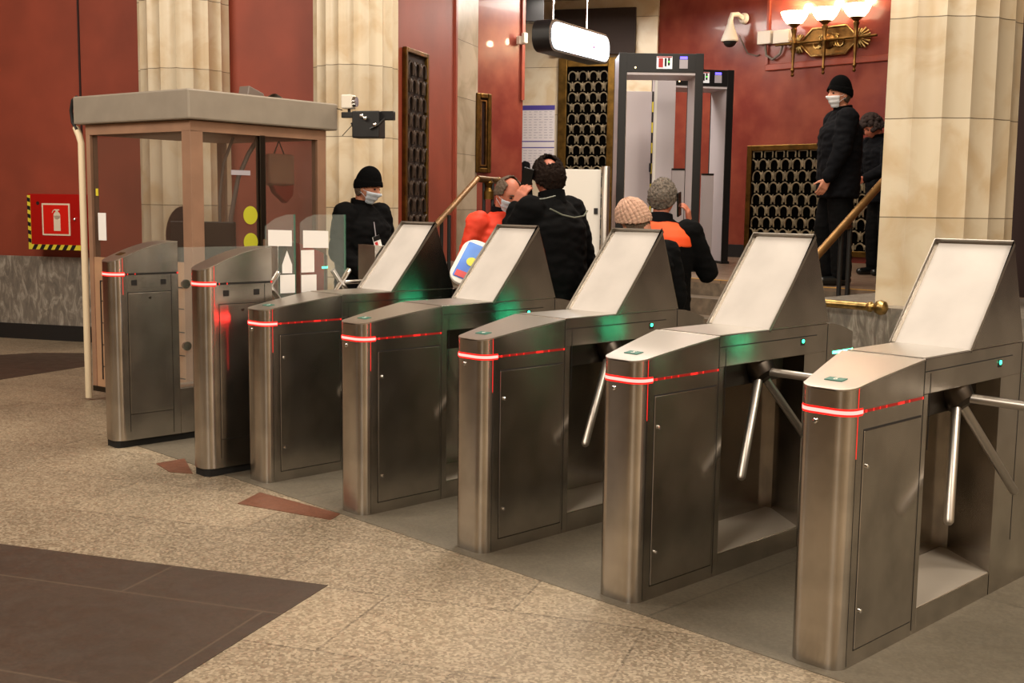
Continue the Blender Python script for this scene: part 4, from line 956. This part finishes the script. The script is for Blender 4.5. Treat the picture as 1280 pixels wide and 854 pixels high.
def person(loc, face, label, H=1.75, head_tilt=(0, 0, 0), headwear='beanie', jacket='jacket_navy', trousers='trousers', mask=None, hair=None, skin='skin', poof=0,
           armL=None, armR=None, lean=0, fat=1.0, collar='knit_black', handR=None, handL=None, jl=.80, bald=False, step=.0, vest=None, base=0, head_off=(0, 0, 0)):
    k = H/1.78
    root = empty('person', loc, ang(*face)-PI/2, label, 'person'); root.scale = (k, k, k)
    def ln(p):     # lean of the upper body forward
        p = Vector(p)
        if p.z > .95: dz = p.z-.95; p = Vector((p.x, p.y+math.sin(lean)*dz, .95+dz*math.cos(lean)))
        return p
    aL = armL or [(-.25, -.03, 1.13), (-.26, .05, .88)]; aR = armR or [(.25, -.03, 1.13), (.26, .05, .88)]
    sL, sR = ln((-.185, 0, 1.43)), ln((.185, 0, 1.43)); eL, wL = [ln(p) for p in aL]; eR, wR = [ln(p) for p in aR]
    neck = ln((0, -.005, 1.50)); hc = neck+Vector((0, .025, .145))+Vector(head_off)
    R_ = Matrix.Translation(neck+Vector((0, .0, .04))) @ (Matrix.Rotation(head_tilt[2], 4, 'Z') @ Matrix.Rotation(-head_tilt[0], 4, 'X') @ Matrix.Rotation(head_tilt[1], 4, 'Y')) @ Matrix.Translation(-(neck+Vector((0, 0, .04)))) @ Matrix.Translation(hc)
    b = MB()
    torso(b, [(.90, .145, .10, 0, 0), (1.0, .14, .095, 0, 0), (1.12, .135, .095, 0, 0), (1.3, .155, .105, 0, 0), (1.42, .15, .085, 0, 0), (1.47, .07, .06, 0, 0)])
    for v in range(len(b.v)): b.v[v] = tuple(ln(b.v[v]))
    b.capsule(ln((0, -.01, 1.42)), hc+Vector((0, -.02, -.06)), .056, .052)
    for s_, e_, w_ in ((sL, eL, wL), (sR, eR, wR)):
        b.capsule(s_, e_, .045, .038); b.capsule(e_, w_, .036, .024)
    feet = ((-.10, .0+step), (.10, .02-step))
    for (fx_, fy_) in feet:
        sx = -1 if fx_ < 0 else 1
        b.capsule((sx*.085, 0, .90), (fx_*.98, fy_+.02, .50), .078, .050); b.capsule((fx_*.98, fy_+.02, .50), (fx_, fy_, .10), .048, .035); b.capsule((fx_, fy_-.02, .045), (fx_*1.1, fy_+.14, .035), .034, .028)
    dL = (wL-eL).normalized(); dR = (wR-eR).normalized()
    hL = handL or (dL, Vector((1, .2, 0)), .35); hR = handR or (dR, Vector((-1, .2, 0)), .35)
    hand(b, wL, hL[0], hL[1], hL[2]); hand(b, wR, hR[0], hR[1], hR[2])
    h = head_mb().xf(R_); b.add(h.v, h.f)
    solidify('body', b, .0062, skin, root, 1)
    # clothing
    j = MB(); z0 = jl
    torso(j, [(z0, .185*fat, .135*fat, 0, 0), (z0+.08, .19*fat, .14*fat, 0, 0), (1.05, .182*fat, .14*fat, 0, 0), (1.2, .19*fat, .142*fat, 0, 0), (1.34, .20*fat, .138*fat, 0, -.005), (1.42, .185, .12, 0, -.01), (1.48, .12, .09, 0, -.01), (1.515, .08, .075, 0, -.005)])
    for v in range(len(j.v)): j.v[v] = tuple(ln(j.v[v]))
    for s_, e_, w_ in ((sL, eL, wL), (sR, eR, wR)):
        j.capsule(s_, e_, .079*fat, .064*fat); j.capsule(e_, w_+(e_-w_).normalized()*.02, .062*fat, .044*fat)
    jk = solidify('jacket', j, .011, jacket, root, 3, .009, .10)
    if collar:
        c = MB(); rg = []
        for (dz, r_) in ((-.02, .088), (.02, .082), (.055, .078), (.06, .066), (.02, .066)):
            q0_ = ln((0, -.012, 1.49+dz)); rg.append([tuple(q0_+Vector((r_*math.cos(t), r_*1.02*math.sin(t), .012*math.sin(t)*-1))) for t in [i*2*PI/24 for i in range(24)]])
        c.rings(rg).build('collar', collar, jk, 50)
    t = MB(); tf = fat*1.05
    torso(t, [(.80, .155*fat, .115*fat, 0, 0), (.88, .165*fat, .12*fat, 0, 0), (.98, .15*fat, .11*fat, 0, 0)])
    for (fx_, fy_) in feet:
        sx = -1 if fx_ < 0 else 1
        t.capsule((sx*.082, 0, .86), (fx_*.98, fy_+.02, .50), .092*tf, .074*tf); t.capsule((fx_*.98, fy_+.02, .50), (fx_, fy_-.005, .12), .072*tf, .066*tf)
    solidify('trousers', t, .012, trousers, root, 2, .006, .09)
    for (fx_, fy_) in feet:
        s = MB(); s.capsule((fx_, fy_-.045, .05), (fx_*1.12, fy_+.16, .042), .048, .040, 14); s.capsule((fx_, fy_, .06), (fx_, fy_, .12), .048, .045, 12)
        s.v = [(x_, y_, max(.002, z_)) for x_, y_, z_ in s.v]; solidify('shoe', s, .009, 'phone', root, 1)
    # face
    for s_ in (-1, 1):
        e = MB().ellip((s_*.031, .083, .010), (.012, .007, .007), 12, 8).xf(R_).build('eye', 'eye', root, 60)
        MB().tube([(s_*.014, .095, .030), (s_*.032, .094, .035), (s_*.050, .083, .029)], [.003, .004, .002], 6).xf(R_).build('eyebrow', hair or 'hair_greybrown', root, 50)
    def finish(mb, nm, mt, th=.004):
        o = mb.xf(R_).build(nm, mt, root, 60); sd = o.modifiers.new('th', 'SOLIDIFY'); sd.thickness = th; sd.offset = 1; return o
    if headwear == 'beanie':
        def off(d):
            c = max(0, min(1, (.46+.12*d.y-d.z)/.08)); c = c*c*(3-2*c)
            return .010+.036*max(0, d.z)**3+.005*c+.006*max(0, -d.y)*max(0, d.z)
        finish(shell((0, 2*PI), (-.45, PI/2-.01), off, 72, 40, keep=lambda d: d.z > .09+.26*d.y-.08*abs(d.x)), 'beanie', 'knit_black', .006)
    elif headwear == 'knit':
        def off(d): return .022+.028*max(0, d.z)**1.5+.0035*math.sin(24*math.atan2(d.x, d.y))+.002*math.sin(40*d.z)
        finish(shell((0, 2*PI), (-.62, PI/2-.01), off, 150, 44, keep=lambda d: d.z > .12+.42*d.y), 'knitted_hat', 'knit_beige', .008)
    if hair:
        if bald == 'crown': kp = lambda d: (d.z > .0+.60*d.y and d.y < .62) and (d-Vector((-.12, -.55, .84)).normalized()).length > .36+.08*noise.noise(d*9)
        elif bald == 'front': kp = lambda d: d.z > -.02+.35*d.y and d.y < .42+.0*d.z and (d.z < .80 or d.y < -.1) and not (d.y > .0 and abs(d.x) < .62)
        elif headwear: kp = lambda d: d.z < .5 and d.y < -.0 and d.z > -.42+.3*d.y
        else: kp = lambda d: d.z > -.05+.60*d.y and d.y < .86 and (d.y < 0 or d.z > .30 or d.y < .25)
        finish(shell((0, 2*PI), (-.75, PI/2-.01), lambda d: .009+poof+(.006+poof*.6)*noise.noise(d*11)+.005*noise.noise(d*38), 90, 44, keep=kp), 'hair', hair, .006)
    if mask:
        def mo(d): return .012+.010*math.exp(-((d.x)/.22)**2)*math.exp(-((d.z+.2)/.3)**2)*0+.0015*math.sin(d.z*22)
        mk = finish(shell((-1.12, 1.12), (-1.02, -.10), mo, 30, 22), 'face_mask', mask, .002)
        lp = MB()
        for s_ in (-1, 1):
            for zz in (-.018, -.07): lp.tube([(s_*.066, .048, zz), (s_*.078, .02, (zz-.004)*.6), (s_*.084, -.012, .016 if zz > -.03 else -.03)], .0016, 6)
        lp.xf(R_).build('ear_loop', mask, mk, 50)
    return root, jk, R_, dict(wL=wL, wR=wR, eL=eL, eR=eR)
def at(px, d, z=0): return tuple(UD((px-640)/1445.35*d, d, z))
# 1 guard with badge beside the booth
p, jk, R_, J = person(at(452, 9.25), (.80, -.60), 'person in black beanie, pale face mask and black jacket with a badge, beside the booth', 1.84, (.26, 0, .22), 'beanie', 'jacket_black', mask='mask_blue', hair='hair_greybrown', skin='skin', fat=1.26, collar='jacket_black',
       armL=[(-.27, .02, 1.14), (-.16, .22, .98)], armR=[(.27, .02, 1.14), (.17, .23, .98)])
bq = MB().box(-.038, .038, 0, .004, -.055, .055).build('id_badge', 'paper', p); bq.location = (.05, .205, 1.22); bq.rotation_euler = (.1, .25, 0)
MB().box(-.036, .036, -.002, .006, .02, .055).build('badge_header', 'black_plastic', bq); MB().box(.0, .03, .004, .0055, -.03, .012).build('badge_photo', 'poster_red', bq)
MB().tube([(0, .002, .055), (-.02, .0, .16)], .004, 6).build('badge_strap', 'sheet_text', bq)
# 2 bald man in orange jacket
p, jk, R_, J = person(at(622, 8.15), (.48, -.87), 'person with receding grey hair in orange jacket and face mask, head bowed', 1.80, (.40, .0, .1), None, 'red_vest', mask='mask_blue', hair='hair_greybrown', bald='front', skin='skin_red', fat=1.12, collar='jacket_navy', lean=.10)
# 3 man in black on the phone, seen from behind
wl3 = (-.145, .06, 1.60)
p, jk, R_, J = person(at(694, 7.4), (-.75, .66), 'person seen from behind in black jacket, balding dark hair, holding phone to left ear', 1.92, (.06, -.06, -.45), None, 'jacket_black', hair='hair_dark', poof=.009, bald='crown', skin='skin_red', head_off=(0, 0, -.025), lean=.10, fat=1.18, collar='jacket_black',
       armL=[(-.24, .16, 1.20), (-.165, .13, 1.45)], handL=(Vector((.15, -.35, .9)), Vector((1, .0, .1)), .55), jl=.72)
MB().tube([(-.17, -.085, 1.44), (-.08, -.105, 1.405), (.02, -.112, 1.39), (.12, -.105, 1.40), (.20, -.07, 1.43)], .005, 6).build('shoulder_seam', 'reflective', jk, 50)
MB().tube([(-.20, .0, 1.49), (-.14, -.03, 1.50), (-.08, -.05, 1.515)], .004, 6).build('shoulder_seam', 'reflective', jk, 50)
ph = MB().box(-.006, .006, -.036, .036, -.078, .078).build('mobile_phone', 'phone', None, bevel=.004)
ph.parent = None
mw = p.matrix_basis
bpy.context.view_layer.update()
ph.matrix_world = p.matrix_world @ Matrix.Translation((-.105, .15, 1.60)) @ Matrix.Rotation(.25, 4, 'X') @ Matrix.Rotation(.12, 4, 'Z')
tag(ph, 'black mobile phone held to the ear of the balding person in black', 'phone')
# 4 woman in beige knitted hat
p, jk, R_, J = person(at(802, 7.0), (-.35, .9), 'person in beige knitted hat and dark coat, mostly hidden behind a turnstile hood', 1.62, (.42, -.22, .25), 'knit', 'jacket_black', 'brown_trousers', hair='hair_greybrown', skin='skin', fat=1.08, jl=.62, collar='orange_vest')
# 5 man with orange shoulders
p, jk, R_, J = person(at(823, 7.5), (.30, .95), 'grey-haired person from behind in black jacket with orange shoulders, phone at right ear', 1.76, (.10, 0, -.05), None, 'jacket_black', 'brown_trousers', hair='hair_grey', poof=.006, skin='skin_red', fat=1.12, collar='jacket_navy',
       armR=[(.30, .10, 1.17), (.17, .12, 1.48)], handR=(Vector((-.12, -.25, .95)), Vector((-1, .0, .1)), .55))
vst = MB(); torso(vst, [(1.335, .226, .160, 0, -.008), (1.40, .222, .150, 0, -.012), (1.445, .19, .125, 0, -.012), (1.485, .125, .10, 0, -.012), (1.50, .09, .085, 0, -.01)])
solidify('orange_yoke', vst, .010, 'orange_vest', p, 2)
ph = MB().box(-.006, .006, -.036, .036, -.078, .078).build('mobile_phone', 'phone', None, bevel=.004)
bpy.context.view_layer.update(); ph.matrix_world = p.matrix_world @ Matrix.Translation((.108, .05, 1.61)) @ Matrix.Rotation(.2, 4, 'X') @ Matrix.Rotation(-.12, 4, 'Z')
tag(ph, 'black mobile phone held by the grey-haired person with orange shoulders', 'phone')
# 6 guard standing on the platform
p, jk, R_, J = person(at(1041, 10.28, .9), (-1, -.02), 'guard in black beanie, white mask and long dark jacket standing above the stairs', 1.80, (.02, 0, .25), 'beanie', 'jacket_navy', mask='mask_white', hair='hair_greybrown', skin='skin', fat=1.26, collar='knit_black',
       armL=[(-.25, .06, 1.15), (-.23, .16, .92)], armR=[(.25, -.04, 1.15), (.24, .02, .90)], jl=.76, step=-.03)
MB().box(-.03, .03, 0, .008, -.008, .008).build('shoulder_badge', 'brass_bright', jk).matrix_basis = Matrix.Translation((-.11, .02, 1.495)) @ Matrix.Rotation(.5, 4, 'Z')
MB().box(-.004, .024, .160, .168, 1.02, 1.20).build('lanyard_card', 'paper', jk)
# 7 second guard beside the column, leaning down
p, jk, R_, J = person(at(1098, 11.9, .9), (-.80, -.30), 'person with curly dark hair and dark jacket bending forward beside the stone column', 1.66, (.55, 0, 0), None, 'jacket_navy', mask=None, hair='hair_darkbrown', skin='skin_red', fat=1.14, lean=.22, collar='knit_black',
       armL=[(-.26, .14, 1.16), (-.16, .36, 1.05)], armR=[(.26, .10, 1.14), (.16, .32, .98)])
# curly bulk of hair
cur = MB(); random.seed(5)
for k in range(150):
    a = random.uniform(0, 2*PI); e = random.uniform(-.25, 1.5); d = dirv(a, e)
    if d.y > .55 and d.z < .45: continue
    q = head_pt(d)*1.22; cur.ellip(tuple(q), (.028, .028, .028), 8, 6)
cur.xf(R_).build('curls', 'hair_darkbrown', p, 60)
MB().box(-.025, .025, 0, .006, -.02, .02).build('sleeve_patch', 'orange_vest', jk).matrix_basis = Matrix.Translation((-.32, .09, 1.27)) @ Matrix.Rotation(1.3, 4, 'Z')
# 8 figure in the lobby half hidden by the red wall
person(at(640, 16.2, .9), (.2, .97), 'dark figure in the lobby almost hidden by the polished red wall edge', 1.50, (.1, 0, 0), None, 'jacket_black', hair='hair_dark', skin='skin', fat=1.0)
